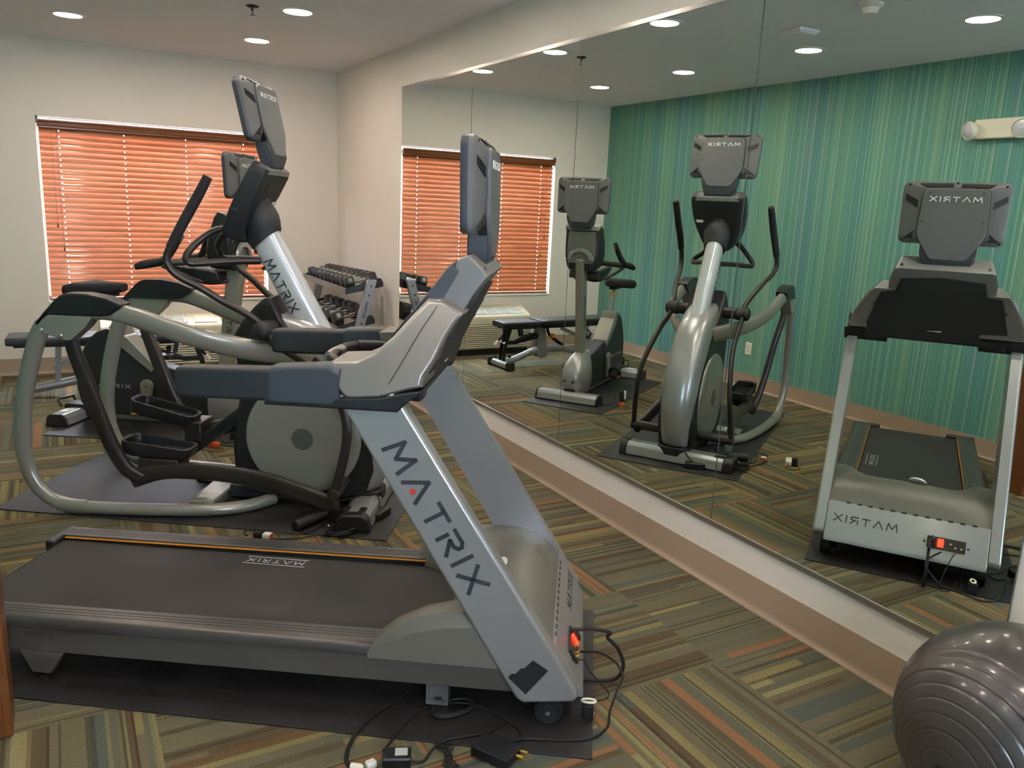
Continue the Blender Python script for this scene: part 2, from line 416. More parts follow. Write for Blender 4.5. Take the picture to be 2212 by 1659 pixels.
# ------------------------------------------------------------------ mirror
MY = [6.0015, 4.8005, 3.5836, 2.3667, 1.140]; MZ0, MZ1 = .2828, 2.3749
mnames = ['farthest mirror panel, beside the dumbbell rack', 'mirror panel reflecting the bench and the upright bike', 'mirror panel reflecting the elliptical trainer', 'nearest mirror panel, reflecting the treadmill front']
for i in range(4):
    y1, y0 = MY[i]-.0012, MY[i+1]+.0012
    t = thing('wall_mirror', mnames[i], 'mirror', (MX, (y0+y1)/2, MZ0), (0, 0, .057, -.057)[i], group='mirror panels along the wall'); h = (y1-y0)/2; Z = MZ1-MZ0
    MB().box(0.0004, .0066, -h, h, 0, Z).build('glass_edge', 'mirror_edge', t)
    MB().add([(0, -h+.002, .002), (0, h-.002, .002), (0, h-.002, Z-.002), (0, -h+.002, Z-.002)], [(0, 1, 2, 3)]).build('mirror_face', 'mirror_silver', t)
b = MB().prism_y([(WALLX, MZ1-.004), (MX-.004, MZ1-.004), (MX-.004, MZ1-.001), (MX-.002, MZ1+.001), (MX-.002, MZ1+.016), (WALLX, MZ1+.016)], MY[-1], MY[0])
tag(b.build('mirror_channel', 'alu'), 'thin metal channel along the top edge of the wall mirror', 'mirror trim')
b = MB().prism_y([(WALLX, MZ0+.006), (MX-.001, MZ0+.006), (MX-.004, MZ0+.004), (MX-.004, MZ0-.016), (WALLX, MZ0-.016)], MY[-1], MY[0])
tag(b.build('mirror_channel', 'alu'), 'thin metal channel under the bottom edge of the wall mirror', 'mirror trim')

# ------------------------------------------------------------------ ceiling fittings
def downlight(x, y, label):
    t = thing('recessed_downlight', label, 'ceiling light', (x, y, CZ), group='recessed ceiling lights')
    MB().lathe((0, 0, 0), (0, 0, -1), [(.108, 0), (.108, .004), (.103, .007), (.086, .007), (.084, .002), (.084, 0)], 40).build('trim_ring', 'white_plastic', t)
    MB().lathe((0, 0, -.0022), (0, 0, -1), [(.0845, 0), (.0845, .0015)], 40).build('diffuser', 'lamp_glow', t)
rows = [6.5407, 5.37, 4.1212, 2.915, 1.70, .48]
lab_a = ['lit ceiling light on the mirror side, nearest the window wall', 'lit ceiling light at the top beside the sprinkler', 'lit ceiling light seen in the mirror at its upper edge', 'lit ceiling light above the treadmill front, mirror side', 'lit ceiling light above the exercise ball', 'lit ceiling light nearest the entrance, mirror side']
lab_b = ['lit ceiling light at the far left of the ceiling, window end', 'lit ceiling light on the wallpaper side, second from the window', 'lit ceiling light reflected just below the pale ceiling box', 'lit ceiling light reflected at the top right of the mirror', 'lit ceiling light on the wallpaper side behind the treadmill', 'lit ceiling light nearest the entrance, wallpaper side']
for i, y in enumerate(rows):
    downlight(1.4054, y, lab_a[i]); downlight(.1683, y, lab_b[i])
t = thing('fire_sprinkler', 'small dark pendent fire sprinkler on the ceiling between the lights', 'sprinkler', (1.1413, 5.4138, CZ))
MB().lathe((0, 0, 0), (0, 0, -1), [(.040, 0), (.040, .003), (.03, .010), (.012, .012), (.011, .02)], 28).build('escutcheon', 'black_metal', t)
b = MB().cyl((0, 0, -.015), (0, 0, -.03), .008)
for s in (-1, 1): b.tube([(0, s*.006, -.028), (0, s*.013, -.036), (0, s*.004, -.05)], .002, n=8)
b.build('sprinkler_body', 'black_metal', t); MB().lathe((0, 0, -.05), (0, 0, -1), [(.003, 0), (.016, .002), (.017, .004), (.003, .004)], 20).build('deflector', 'black_metal', t)
t = thing('smoke_detector', 'round white smoke detector with slotted nose on ceiling', 'smoke detector', (.89, 3.08, CZ))
MB().lathe((0, 0, 0), (0, 0, -1), [(.062, 0), (.062, .012), (.055, .02), (.044, .026), (.038, .045), (.030, .052), (0.0, .053)], 32).build('housing', 'white_plastic', t)
b = MB()
for k in range(12):
    a = 2*pi*k/12; c, s = cos(a), sin(a); p = Vector((c*.0405, s*.0405, -.034)); q = Vector((-s, c, 0))*.006
    b.rings([[p-q+V(0, 0, .006), p+q+V(0, 0, .006), p+q*.9+V(-c*.0025, -s*.0025, -.006), p-q*.9+V(-c*.0025, -s*.0025, -.006)], [p*1.03-q+V(0, 0, .0065), p*1.03+q+V(0, 0, .0065), p*1.03+q*.9+V(-c*.0025, -s*.0025, -.0055), p*1.03-q*.9+V(-c*.0025, -s*.0025, -.0055)]])
b.build('vent_slot', 'plastic_black', t)
tag(MB().rings([[(x*.085*s_, y*.085*s_, z_) for x, y in ((1, 1), (-1, 1), (-1, -1), (1, -1))] for s_, z_ in ((1, 0), (1, -.01), (.8, -.03))]).build('ceiling_box', 'ceiling_paint', loc=(.67, 3.75, CZ), bevel=.006), 'pale square fitting on the ceiling near the smoke detector', 'ceiling fitting')

# ------------------------------------------------------------------ fittings on the wallpapered wall
t = thing('emergency_light', 'white twin-head emergency light high on the striped teal wall', 'emergency light', (GX, 3.27, 2.19))
MB().box(0, .055, -.165, .165, -.063, .063).build('housing', 'ivory', t, bevel=.008)
for s in (-1, 1):
    h = MB().lathe((.045, s*.155, .0), V(1, s*.45, -.25), [(.02, 0), (.045, .01), (.06, .035), (.062, .055), (.058, .06), (.056, .052)], 28, cap=False).build('lamp_head', 'ivory', t)
    p = V(.045, s*.155, 0); d = V(1, s*.45, -.25).normalized()
    MB().lathe(p+d*.05, d, [(.057, 0), (.045, .012), (.0, .018)], 28).build('lens', 'lens_glass', h)
def outlet(x, y, z, nx, label):
    t = thing('wall_outlet', label, 'outlet', (x, y, z), 0 if nx > 0 else 180)
    MB().prism_x(rrect(0, 0, .036, .058, .004), 0, .005).build('cover_plate', 'ivory', t, bevel=.0015)
    for dz in (-.021, .021):
        o = MB().prism_x(rrect(0, dz, .017, .014, .006), .005, .0065).build('socket', 'white_plastic', t)
        for q in (-.0065, .0065): MB().box(.0066, .0072, q-.001, q+.001, dz-.002, dz+.0065).build('slot', 'plastic_black', o)
        MB().cyl((.0066, 0, dz-.007), (.0072, 0, dz-.007), .0025, n=10).build('ground_hole', 'plastic_black', o)
outlet(GX, 5.28, .37, 1, 'cream electrical outlet low on the striped teal wall')

# ------------------------------------------------------------------ blind
t = thing('wooden_blind', 'orange-brown wooden venetian blind lowered over the window', 'blind', (0, FY+.012, 0))
ztop, zbot, pitch = 1.978, .652, .0452; n = int((ztop-zbot)/pitch)+1
xl, xr = -.068, 1.672; cords = [.074, .550, 1.033, 1.514]
b = MB(); th = radians(60); wd = .0272
for i in range(n):
    z = ztop-i*pitch
    xs = [xl]
    for c in cords: xs += [c-.0045, c+.0045]
    xs.append(xr)
    c2, s2 = cos(th), sin(th)
    def pt(x, a, k):   # a across the slat -1..1 (room side low), k thickness side
        bow = .0040*(1-a*a)
        return (x, a*wd*c2*1.0+ .030+(k+bow)*s2*-1, z+a*wd*s2+(k+bow)*c2)
    A = [-1, -.68, -.30, .30, .68, 1]
    for j in range(len(xs)-1):
        hole = (j % 2 == 1)
        for a0, a1 in zip(A[:-1], A[1:]):
            if hole and a0 == -.30: continue
            b.rings([[pt(xs[j], a0, .0012), pt(xs[j+1], a0, .0012), pt(xs[j+1], a1, .0012), pt(xs[j], a1, .0012)],
                     [pt(xs[j], a0, -.0012), pt(xs[j+1], a0, -.0012), pt(xs[j+1], a1, -.0012), pt(xs[j], a1, -.0012)]])
b.build('slats', 'blind_wood', t)
vz = [(0, 0), (.012, 0), (.012, .012), (.02, .022), (.013, .036), (.02, .05), (.02, .064), (0, .064)]
MB().prism_x([(-a+.004, 1.997+c) for a, c in vz], xl-.006, xr+.006).build('valance', 'wood_dark', t, bevel=.0015)
MB().box(-.083, -.066, -.012, .03, 2.030, 2.082).build('bracket', 'black_metal', t)
MB().box(xl, xr, .012, .058, 2.00, 2.048).build('head_rail', 'wood_dark', t)
MB().box(xl, xr, .008, .050, zbot-.034, zbot-.016).build('bottom_rail', 'blind_wood', t, bevel=.004)
for c in cords: cord('ladder_cord', [(c, .0035, 1.99), (c, .0035, zbot-.01)], .0009, 'wood_dark', t, sm=1, n=6)
for c, z0 in ((.02, 1.25), (.055, 1.06)):
    o = cord('pull_cord', [(c, -.012, 1.99), (c, -.012, z0)], .0012, 'wood_dark', t, sm=1, n=6)
    MB().lathe((c, -.012, z0), (0, 0, -1), [(.003, 0), (.008, .02), (.007, .035), (.002, .036)], 14).build('tassel', 'wood_door', o)

# ------------------------------------------------------------------ cabinet at the left edge
t = thing('wooden_cabinet', 'brown wooden cabinet side at the left edge beside the treadmill', 'cabinet', (-.203, 2.44, 0))
MB().box(-.44, 0, 0, .13, 0, .92).build('carcass', 'wood_door', t, bevel=.006)
MB().box(-.42, -.02, -.014, -.001, .06, .88).build('door', 'wood_dark', t, bevel=.003)
#@@MACHINES@@
# ------------------------------------------------------------------ rubber mats
def floor_mat(pts, label):
    (x0, y0), (x1, y1), L = pts; d = Vector((x1-x0, y1-y0)); W_ = d.length; ang = math.degrees(math.atan2(d.y, d.x))-90
    t = MB().rings([[(x, y, z) for x, y in ((0, 0), (0, W_), (-L, W_), (-L, 0))] for z in (0.0005, .006)]).build('floor_mat', 'mat_rubber', loc=(x0, y0, 0), rotz=radians(ang), bevel=.001)
    tag(t, label, 'mat'); return t
floor_mat(((1.249, 1.624), (1.754, 2.346), 2.0), 'dark brown rubber mat lying under the treadmill')
floor_mat(((1.246, 3.303), (1.752, 4.037), 1.95), 'dark rubber mat lying under the elliptical trainer')
floor_mat(((1.103, 4.89), (1.473, 5.471), 1.50), 'dark rubber mat lying under the upright exercise bike')

# ------------------------------------------------------------------ shared television console (back faces +x)
def monitor(parent, x, y, z, tilt):
    """z: bottom edge of the shell; tilt: degrees the top leans towards the user"""
    a = radians(tilt); ca, sa = cos(a), sin(a)
    def P(d, yy, h): return (x+d*ca-h*sa, y+yy, z+h*ca+d*sa)
    def outline(ins_y, ins_z, r=.03, n=5):
        out = []
        hy, hz = .216-ins_y, .1375-ins_z
        for (yy, zz) in rrect(0, .1375, hy, hz, max(.012, r-.3*min(ins_y, ins_z)), n):
            arch = .011*(1-(yy/hy)**2)*(max(0, zz-.1375)/hz)**2
            out.append((yy*(1+.025*(zz/.275-.5)), zz+arch))
        return out
    def ring(d, iy, iz): return [P(d, yy, h) for yy, h in outline(iy, iz)]
    MB().rings([ring(-.024, .014, .014), ring(-.023, .004, .004), ring(-.017, 0, 0), ring(-.0012, 0, 0)]).build('monitor_bezel', 'plastic_slate', parent)
    MB().rings([[P(-.0255, yy, h) for yy, h in outline(.04, .03, .02)], [P(-.0235, yy, h) for yy, h in outline(.04, .03, .02)]]).build('screen', 'screen', parent)
    sh = MB().rings([ring(-.0008, 0, 0), ring(.014, .0, .0), ring(.020, .006, .006), ring(.046, .080, .034)]).build('monitor_shell', 'plastic_grey', parent, sharp=30)
    def sd(yy, h):  # depth of the shell's back at a point
        ty = (.209-abs(yy))/.073; tz = min(h-.007, .275-h)/.027
        return .020+.026*max(0, min(1, min(ty, tz)))
    bp = [(-.104, .247), (.104, .247), (.124, .240), (.133, .222), (.139, .05), (.130, .02), (.078, -.062), (.066, -.070), (-.066, -.070), (-.078, -.062), (-.130, .02), (-.139, .05), (-.133, .222), (-.124, .240)]
    def sc(k, o=0): return [(yy*k, .09+(h-.09)*k) for yy, h in bp]
    MB().rings([[P(.030, yy, h) for yy, h in bp], [P(.053, yy, h) for yy, h in bp], [P(.057, yy, h) for yy, h in sc(.975)]]).build('back_panel', 'plastic_grey', parent, sharp=30)
    MB().rings([[P(.02, yy, h) for yy, h in sc(1.02)], [P(.0468, yy, h) for yy, h in sc(1.018)]]).build('panel_seam', 'plastic_black', parent)
    nk = [(-.012, .03, .118), (-.014, -.04, .116), (-.012, -.088, .108), (-.004, -.122, .086)]
    nb = [(.046, .03, .118), (.049, -.04, .116), (.050, -.075, .104), (.030, -.122, .084)]
    MB().rings([[P(f[0], -f[2], f[1]), P(f[0], f[2], f[1]), P(g[0], g[2], g[1]), P(g[0], -g[2], g[1])] for f, g in zip(nk, nb)]).build('neck', 'plastic_slate', parent, bevel=.004, sharp=25)
    # vents: recessed dark panels with ribs
    def vent(poly, ribs):
        mb = MB().rings([[P(sd(a_, b_)-.003, a_, b_) for a_, b_ in poly], [P(sd(a_, b_)+.0022, a_, b_) for a_, b_ in poly]])
        v = mb.build('vent', 'plastic_black', parent)
        rb = MB()
        for (a0, b0), (a1, b1) in ribs:
            e = .0011; q = [(a0, b0-e), (a1, b1-e), (a1, b1+e), (a0, b0+e)]
            rb.rings([[P(sd(a_, b_)+.0015, a_, b_) for a_, b_ in q], [P(sd(a_, b_)+.0036, a_, b_) for a_, b_ in q]])
        rb.build('rib', 'plastic_dark', v)
    for s in (-1, 1):
        vent([(s*.203, .222), (s*.150, .192), (s*.150, .160), (s*.203, .196)], [((s*.203, .216-.0068*k), (s*.150, .186-.0068*k)) for k in range(4)])
        vent([(s*.195, .020), (s*.150, .058), (s*.150, .020)], [((s*(.188-.008*k), .022), (s*(.150), .052-.007*k)) for k in range(5)])
        vent([(s*.016, .272), (s*.150, .269), (s*.128, .254), (s*.016, .257)], [((s*.018, .2605+.0035*k), (s*(.13+.005*k), .2585+.003*k)) for k in range(3)])
    def screw(yy, h, d, r=.0042): MB().cyl(P(d-.001, yy, h), P(d+.0012, yy, h), r, n=12).build('screw', 'plastic_black', parent)
    for yy, h in ((-.105, .228), (.105, .228), (-.122, .10), (.122, .10)): screw(yy, h, .057, .0036)
    for yy, h in ((-.192, .262), (.192, .262), (0, .272), (-.198, .014), (.198, .014)): screw(yy, h, sd(yy, h)+.001, .005)
    o0 = Vector(P(.0575, -.103, .19)); letters(LOGO, o0, (0, 1, 0), Vector((-sa, 0, ca)), .206, .021, th=.2, dep=.0015).build('lettering', 'letter_bright', parent)

# ------------------------------------------------------------------ treadmill
def treadmill():
    t = thing('treadmill', 'large grey treadmill with black running belt in the foreground', 'treadmill', (1.531, 2.02, 0.006), -34)
    z0 = -.006
    def zz(z): return z+z0
    MB().prism_y([(-2.07, zz(.10)), (-.20, zz(.108)), (-.20, zz(.198)), (-2.07, zz(.185))], -.352, .352).build('deck_frame', 'deck_grey', t, bevel=.004)
    for s in (-1, 1):
        sec = [(.262, .190), (.262, .222), (.266, .226), (.284, .226), (.285, .2245), (.287, .2245), (.288, .226), (.300, .226), (.301, .2245), (.303, .2245), (.304, .226), (.316, .226), (.317, .2245), (.319, .2245), (.320, .226), (.340, .2255), (.352, .222), (.361, .214), (.366, .203), (.366, .194), (.358, .190)]
        MB().rings([[(x, s*y, zz(z+dz)) for y, z in sec] for x, dz in ((-2.10, -.012), (-.58, .008))]).build('side_rail', 'rail_alu', t, sharp=50)
        MB().rings([[(x, s*y, zz(z+dz)) for y, z in ((.2615, .2145), (.2615, .2195), (.259, .2195), (.259, .2145))] for x, dz in ((-2.08, -.012), (-.58, .008))]).build('accent_strip', 'orange', t)
        MB().rings([[(x, s*y, zz(z+dz)) for y, z in ((.2618, .190), (.2618, .214), (.2575, .214), (.2575, .190))] for x, dz in ((-2.08, -.012), (-.58, .008))]).build('belt_gap_strip', 'plastic_black', t)  # black strip standing in for the dark gap between belt and rail
        MB().box(-2.125, -2.085, min(s*.20, s*.362), max(s*.20, s*.362), zz(.13), zz(.212)).build('rail_end_cap', 'plastic_black', t, bevel=.008)
    belt = [(-2.085, .135)]+[(-2.075+.035*cos(radians(a))*1.0, .160+.035*sin(radians(a))) for a in range(250, 89, -20)]+[(-.50, .206), (-.50, .14)]
    bl = MB().prism_y([(x, zz(z)) for x, z in belt], -.255, .255).build('running_belt', 'belt', t, sharp=60)
    g = letters(LOGO, (-1.10, .212, zz(.2022)), (-1, 0, 0), (0, -1, 0), .215, .026, th=.16); g.build('lettering', 'letter_pale', bl)
    b = MB()
    for yy in (.228, .172): b.box(-1.325, -1.09, yy-.0015, yy+.0015, zz(.2018), zz(.2034))
    b.build('logo_line', 'letter_pale', bl)
    # motor cover: height field with two wings reaching back over the rails
    prof = [(0, 0), (.06, .045), (.14, .085), (.26, .118), (.42, .142), (.58, .152), (.72, .150), (.84, .132), (.93, .095), (1, .048)]
    ys = [-.3741, -.374, -.3451, -.345, -.325, -.30, -.27, -.235, -.20, -.15, -.08, 0, .08, .15, .20, .235, .27, .30,   .325, .345, .3451, .374, .3741]
    R = []
    for y in ys:
        k = min(1, max(0, (abs(y)-.17)/.13)); k = k*k*(3-2*k); xr_ = -.50-.205*k
        e = .0 if abs(y) < .346 else (abs(y)-.345)/.029; drop = .036*e
        hs = .94+.06*cos(y*6)
        R.append([(xr_+(-.148-xr_)*u, y, zz(max(.214, .214+(h*hs*(1.06 if abs(y) > .26 else 1)-drop*min(1, h/.08))))) for u, h in prof])
    mb = MB(); n = len(prof)
    vs = [p for r in R for p in r]+[(p[0], p[1], zz(.195)) for r in R for p in r]; off = len(ys)*n; fs = []
    for i in range(len(ys)-1):
        for j in range(n-1): fs.append((i*n+j, (i+1)*n+j, (i+1)*n+j+1, i*n+j+1)); fs.append((off+i*n+j, off+i*n+j+1, off+(i+1)*n+j+1, off+(i+1)*n+j))
        for j in (0, n-1): fs.append((i*n+j, (i+1)*n+j, off+(i+1)*n+j, off+i*n+j))
    for i in (0, len(ys)-1):
        for j in range(n-1): fs.append((i*n+j, i*n+j+1, off+i*n+j+1, off+i*n+j))
    mc = mb.add(vs, fs).build('motor_cover', 'hood_grey', t, sharp=27)
    o = MB().lathe((-.345, -.028, zz(.362)), V(-.62, -.12, .78), [(0, 0), (.036, 0), (.038, .002), (.038, .008), (.034, .010), (.0, .010)], 32).build('badge', 'letter_bright', mc)
    letters(LOGO, V(-.345, -.028, zz(.362))+V(-.62, -.12, .78).normalized()*.0103+V(-.006, .026, -.004), V(-.16, -1, -.28)*1.0+V(.16, 0, .127), V(.78, 0, .62), .052, .013, th=.2).build('lettering', 'letter_dark', mc)
    # front plate between the posts
    fp = MB().rings([[(-.150, y, zz(.262)), (-.140, y, zz(.268)), (-.050, y, zz(.122)), (-.044, y, zz(.10)), (-.10, y, zz(.095)), (-.16, y, zz(.2))] for y in (-.333, .333)]).build('front_plate', 'silver_light', t, bevel=.003)
    o_ = V(-.1385, .0, zz(.2655)); dn = (V(-.050, 0, zz(.122))-V(-.140, 0, zz(.268))).normalized(); nr = V(0, 1, 0).cross(-dn)
    def F(y, s, lift=0): return V(-.140, y, zz(.268))+dn*s+nr*lift
    letters(LOGO, F(.03, .095, .0003), (0, 1, 0), -dn, .27, .034, th=.16).build('lettering', 'letter_dark', fp)
    for k in range(12):
        y = -.28+k*.047; MB().rings([[F(y, -.004, .0), F(y+.02, -.004, .0), F(y+.02, .004, .0), F(y, .004, .0)], [F(y, -.004, .002), F(y+.02, -.004, .002), F(y+.02, .004, .002), F(y, .004, .002)]]).build('vent_slot', 'plastic_black', fp)
    sk = MB().rings([[F(y, s, l) for y, s in ((-.093, .08), (-.245, .08), (-.245, .133), (-.093, .133))] for l in (0, .008)]).build('power_inlet', 'plastic_black', t, bevel=.001)
    MB().rings([[F(y, s, l) for y, s in ((-.135, .088), (-.158, .088), (-.158, .124), (-.135, .124))] for l in (.008, .013)]).build('rocker_switch', 'red_lamp', sk)
    for y in (-.083, -.255): MB().cyl(F(y, .108, 0), F(y, .108, .003), .005, n=12).build('screw', 'plastic_black', fp)
    MB().rings([[F(y, s, l) for y, s in ((-.103, .085), (-.13, .085), (-.13, .125), (-.103, .125))] for l in (.008, .022)]).build('plug', 'rubber', sk, bevel=.004)
    for y, s_ in ((-.185, .105), (-.205, .118), (-.228, .118)): MB().cyl(F(y, s_, .006), F(y, s_, .02), .0045, n=12).build('jack', 'gold', sk)
    # posts
    pp = [(-.065, .150), (-.064, .128), (-.075, .112), (-.225, .094), (-.245, .104), (-.262, .128), (-.80, 1.01), (-.63, 1.03)]
    pp = [(x, zz(z)) for x, z in pp]
    near = None
    for s in (-1, 1):
        mb = MB()
        if s < 0: pillow(mb, pp, -.335, -.385, .012, .012)
        else: pillow(mb, pp, .335, .385, .012, .012)
        o = mb.build('upright_post', 'silver_light', t, sharp=50)
        if s < 0: near = o
    dirp = (V(-.4, 0, .455)-V(-.650, 0, .862)).normalized(); up = V(0, -1, 0).cross(dirp); up = V(-dirp.z, 0, dirp.x)
    letters(LOGO, (-.660, -.3853, zz(.860)), dirp, up, .495, .068, th=.18).build('lettering', 'letter_dark', near)
    c0 = V(-.660, -.3853, zz(.860))+dirp*(.495*(1.12+.42+.50)/(1.1+1.0+.85+.82+.1+.9+.42*5))+up*.012
    MB().cyl(c0, c0+V(0, -.0014, 0), .0085, n=16).build('logo_dot', 'red_dot', near)
    MB().prism_y([(x, zz(z)) for x, z in ((-.273, .178), (-.264, .191), (-.252, .192), (-.236, .212), (-.228, .212), (-.202, .241), (-.156, .212), (-.219, .128))], -.3875, -.3848).build('hook_tape', 'foam', near)
    # wheels and feet
    for s in (-1, 1):
        MB().cyl((-.15, s*.30, zz(.046)), (-.15, s*.345, zz(.046)), .045, n=28).build('wheel', 'rubber', t, bevel=.006)
        MB().cyl((-.15, s*.344, zz(.046)), (-.15, s*.35, zz(.046)), .008, n=12).build('wheel_bolt', 'chrome', t)
        MB().prism_y([(x, zz(z)) for x, z in ((-.22, .095), (-.08, .095), (-.11, .045), (-.19, .045))], s*.27, s*.30).build('wheel_bracket', 'black_metal', t)
        b = MB().box(-.53, -.462, s*.30-.002, s*.30+.002, zz(.03), zz(.108)); b.box(-.53, -.526, s*.30-.03 if s < 0 else s*.30-.03, s*.30+.03, zz(.03), zz(.108)); b.box(-.466, -.462, s*.30-.03, s*.30+.03, zz(.03), zz(.108)); b.box(-.53, -.462, s*.3-.03, s*.3+.03, zz(.026), zz(.03))
        b.build('foot_bracket', 'silver', t)
        MB().lathe((-.496, s*.30, zz(.006)), (0, 0, 1), [(.034, 0), (.034, .012), (.012, .018), (.012, .03)], 24).build('levelling_foot', 'rubber', t)
        MB().prism_y([(x, zz(z)) for x, z in ((-1.835, .105), (-1.69, .105), (-1.735, .030), (-1.795, .030))], s*.345-.018, s*.345+.018).build('rear_foot', 'deck_grey', t, bevel=.006)
        MB().lathe((-1.765, s*.345, zz(.006)), (0, 0, 1), [(.016, 0), (.016, .008), (.007, .012), (.007, .03)], 20).build('foot_pad', 'rubber', t)
    MB().prism_y([(x, zz(z)) for x, z in ((-.25, .10), (-.09, .10), (-.09, .085), (-.25, .085))], -.34, .34).build('belly_pan', 'black_metal', t)
    letters('DECK', (-1.815, -.3525, zz(.148)), (1, 0, 0), (0, 0, 1), .098, .019, th=.14, dep=.0012).build('lettering', 'deck_letter', t)
    # hand rails
    for s in (-1, 1):
        def rr(x, z0_, z1_, yo, yi, r=.014):
            cy, cz = (yo+yi)/2, (z0_+z1_)/2
            return [(x, s*a, zz(c)) for a, c in rrect(cy, cz, abs(yo-yi)/2, (z1_-z0_)/2, r, 4)]
        MB().rings([rr(-1.262, .99, 1.052, .388, .338, .012), rr(-1.258, .980, 1.062, .394, .332), rr(-1.245, .976, 1.066, .396, .330), rr(-.985, .981, 1.076, .396, .330)]).build('hand_grip', 'plastic_dark', t, sharp=35)
        MB().rings([rr(-.985, .978, 1.080, .399, .326, .016), rr(-.975, .976, 1.084, .400, .324, .016), rr(-.81, .976, 1.098, .400, .316, .016), rr(-.785, .985, 1.085, .396, .31, .016)]).build('rail_shroud', 'plastic_slate', t, sharp=35)
        mb = MB(); pillow(mb, [(x, zz(z)) for x, z in ((-1.0, .972), (-.62, .974), (-.553, 1.038), (-.60, 1.030), (-.67, 1.012), (-.80, 1.004), (-1.0, .994))], s*.20, s*.398, .006, .006)
        mb.build('rail_underside', 'plastic_black', t)
        arm = [(-.818, 1.100), (-.808, 1.060), (-.794, 1.028), (-.776, 1.008), (-.755, 1.000), (-.668, 1.008), (-.600, 1.032), (-.552, 1.045), (-.548, 1.075), (-.522, 1.118), (-.495, 1.185), (-.470, 1.228), (-.452, 1.247), (-.520, 1.280), (-.566, 1.280), (-.610, 1.226), (-.650, 1.175), (-.700, 1.128), (-.745, 1.106)]
        def yo(x, z):
            z = z-z0; pts = [(1.02, .393), (1.14, .358), (1.23, .300), (1.285, .258)]
            if z <= pts[0][0]: return s*pts[0][1]
            for (a, b_), (c, d) in zip(pts[:-1], pts[1:]):
                if z <= c: return s*(b_+(d-b_)*(z-a)/(c-a))
            return s*pts[-1][1]
        mb = MB(); pillow(mb, [(x, zz(z)) for x, z in arm], s*.19, yo, .014, .02); mb.build('console_arm', 'silver', t, sharp=55)
        # seam line on the arm
        P = []
        for x, z in ((-.668, 1.014), (-.62, 1.10), (-.575, 1.19), (-.535, 1.262)): P.append((x, yo(x, zz(z))+s*.0004, zz(z)))
        MB().tube(P, .0012, n=6, sm=3).build('arm_seam', 'plastic_black', t)
    # console
    def slab(poly, name, m, w0=.222):
        R = []
        for y, k in ((-w0, .0), (-w0+.004, .5), (-w0+.017, 1), (w0-.017, 1), (w0-.004, .5), (w0, 0)):
            cx, cz = -.56, 1.22; q = .95+.05*k; R.append([(cx+(x-cx)*q, y if z < 1.3 else y*(1-.14*(z-1.3)/.1), zz(cz+(z-cz)*q)) for x, z in poly])
        return MB().rings(R).build(name, m, t, sharp=40)
    slab([(-.745, 1.04), (-.740, 1.085), (-.560, 1.310), (-.520, 1.368), (-.503, 1.382), (-.482, 1.362), (-.535, 1.26), (-.680, 1.06)], 'display_panel', 'plastic_slate', .226)
    slab([(-.70, 1.055), (-.545, 1.265), (-.500, 1.350), (-.488, 1.395), (-.455, 1.406), (-.415, 1.372), (-.397, 1.350), (-.433, 1.300), (-.470, 1.235), (-.535, 1.10), (-.585, 1.03)], 'console_housing', 'console_grey')
    bk = [(-.30, 1.10), (-.315, 1.04), (-.30, .985), (-.25, .985), (-.235, 1.0), (.235, 1.0), (.25, .985), (.30, .985), (.315, 1.04), (.30, 1.10), (.255, 1.235), (.19, 1.245), (.175, 1.305), (0, 1.322), (-.175, 1.305), (-.19, 1.245), (-.255, 1.235)]
    def bx(z): return -.598+(z-1.0)*.52 if z > 1.03 else -.5824
    MB().rings([[(bx(z)-.05, y*.95, zz(z)) for y, z in bk], [(bx(z)+.006, y, zz(z)) for y, z in bk], [(bx(z)+.016, y*.97, zz(1.15+(z-1.15)*.96)) for y, z in bk]]).build('back_cover', 'plastic_dark', t, sharp=30)
    b = MB()
    for k in range(5):
        z = 1.19+.016*k; b.rings([[(bx(z)+d, y, zz(z+e)) for y, e in ((-.085, 0), (.085, 0), (.085, .004), (-.085, .004))] for d in (.010, .019)])
    b.build('speaker_grille', 'plastic_black', t)
    MB().rings([[(bx(1.065)+d, y, zz(z)) for y, z in ((-.03, 1.055), (.03, 1.055), (.03, 1.079), (-.03, 1.079))] for d in (.010, .0182)]).build('sticker', 'white_plastic', t)
    for y, z in ((-.275, 1.17), (.275, 1.17), (.26, 1.06), (-.26, 1.06)): MB().cyl((bx(z), y, zz(z)), (bx(z)+.016, y, zz(z)), .006, n=12).build('screw', 'plastic_black', t)
    for y in (-.178, .178): MB().cyl((-.46, y, zz(1.34)), (-.409, y, zz(1.368)), .007, n=14).build('bolt_recess', 'plastic_black', t)
    # pulse bar in front of the console, elbow end on the far rail
    MB().tube([(-.70, -.19, zz(1.0)), (-.80, -.17, zz(1.03)), (-.885, -.12, zz(1.058)), (-.905, -.02, zz(1.062)), (-.895, .09, zz(1.062)), (-.84, .155, zz(1.058)), (-.76, .19, zz(1.05))], .0165, n=18, sm=6).build('pulse_bar', 'arm_brown', t)
    MB().tube([(-.905, -.10, zz(1.060)), (-.908, -.04, zz(1.062)), (-.903, .03, zz(1.062))], .0178, n=18, sm=5).build('pulse_sensor', 'grip_sensor', t)
    MB().tube([(-.875, .12, zz(1.060)), (-.82, .165, zz(1.056)), (-.76, .19, zz(1.05))], .021, n=18, sm=5).build('pulse_bar_clamp', 'plastic_black', t)
    monitor(t, -.463, .0, zz(1.466), 1.0)
    return t
TM = treadmill()

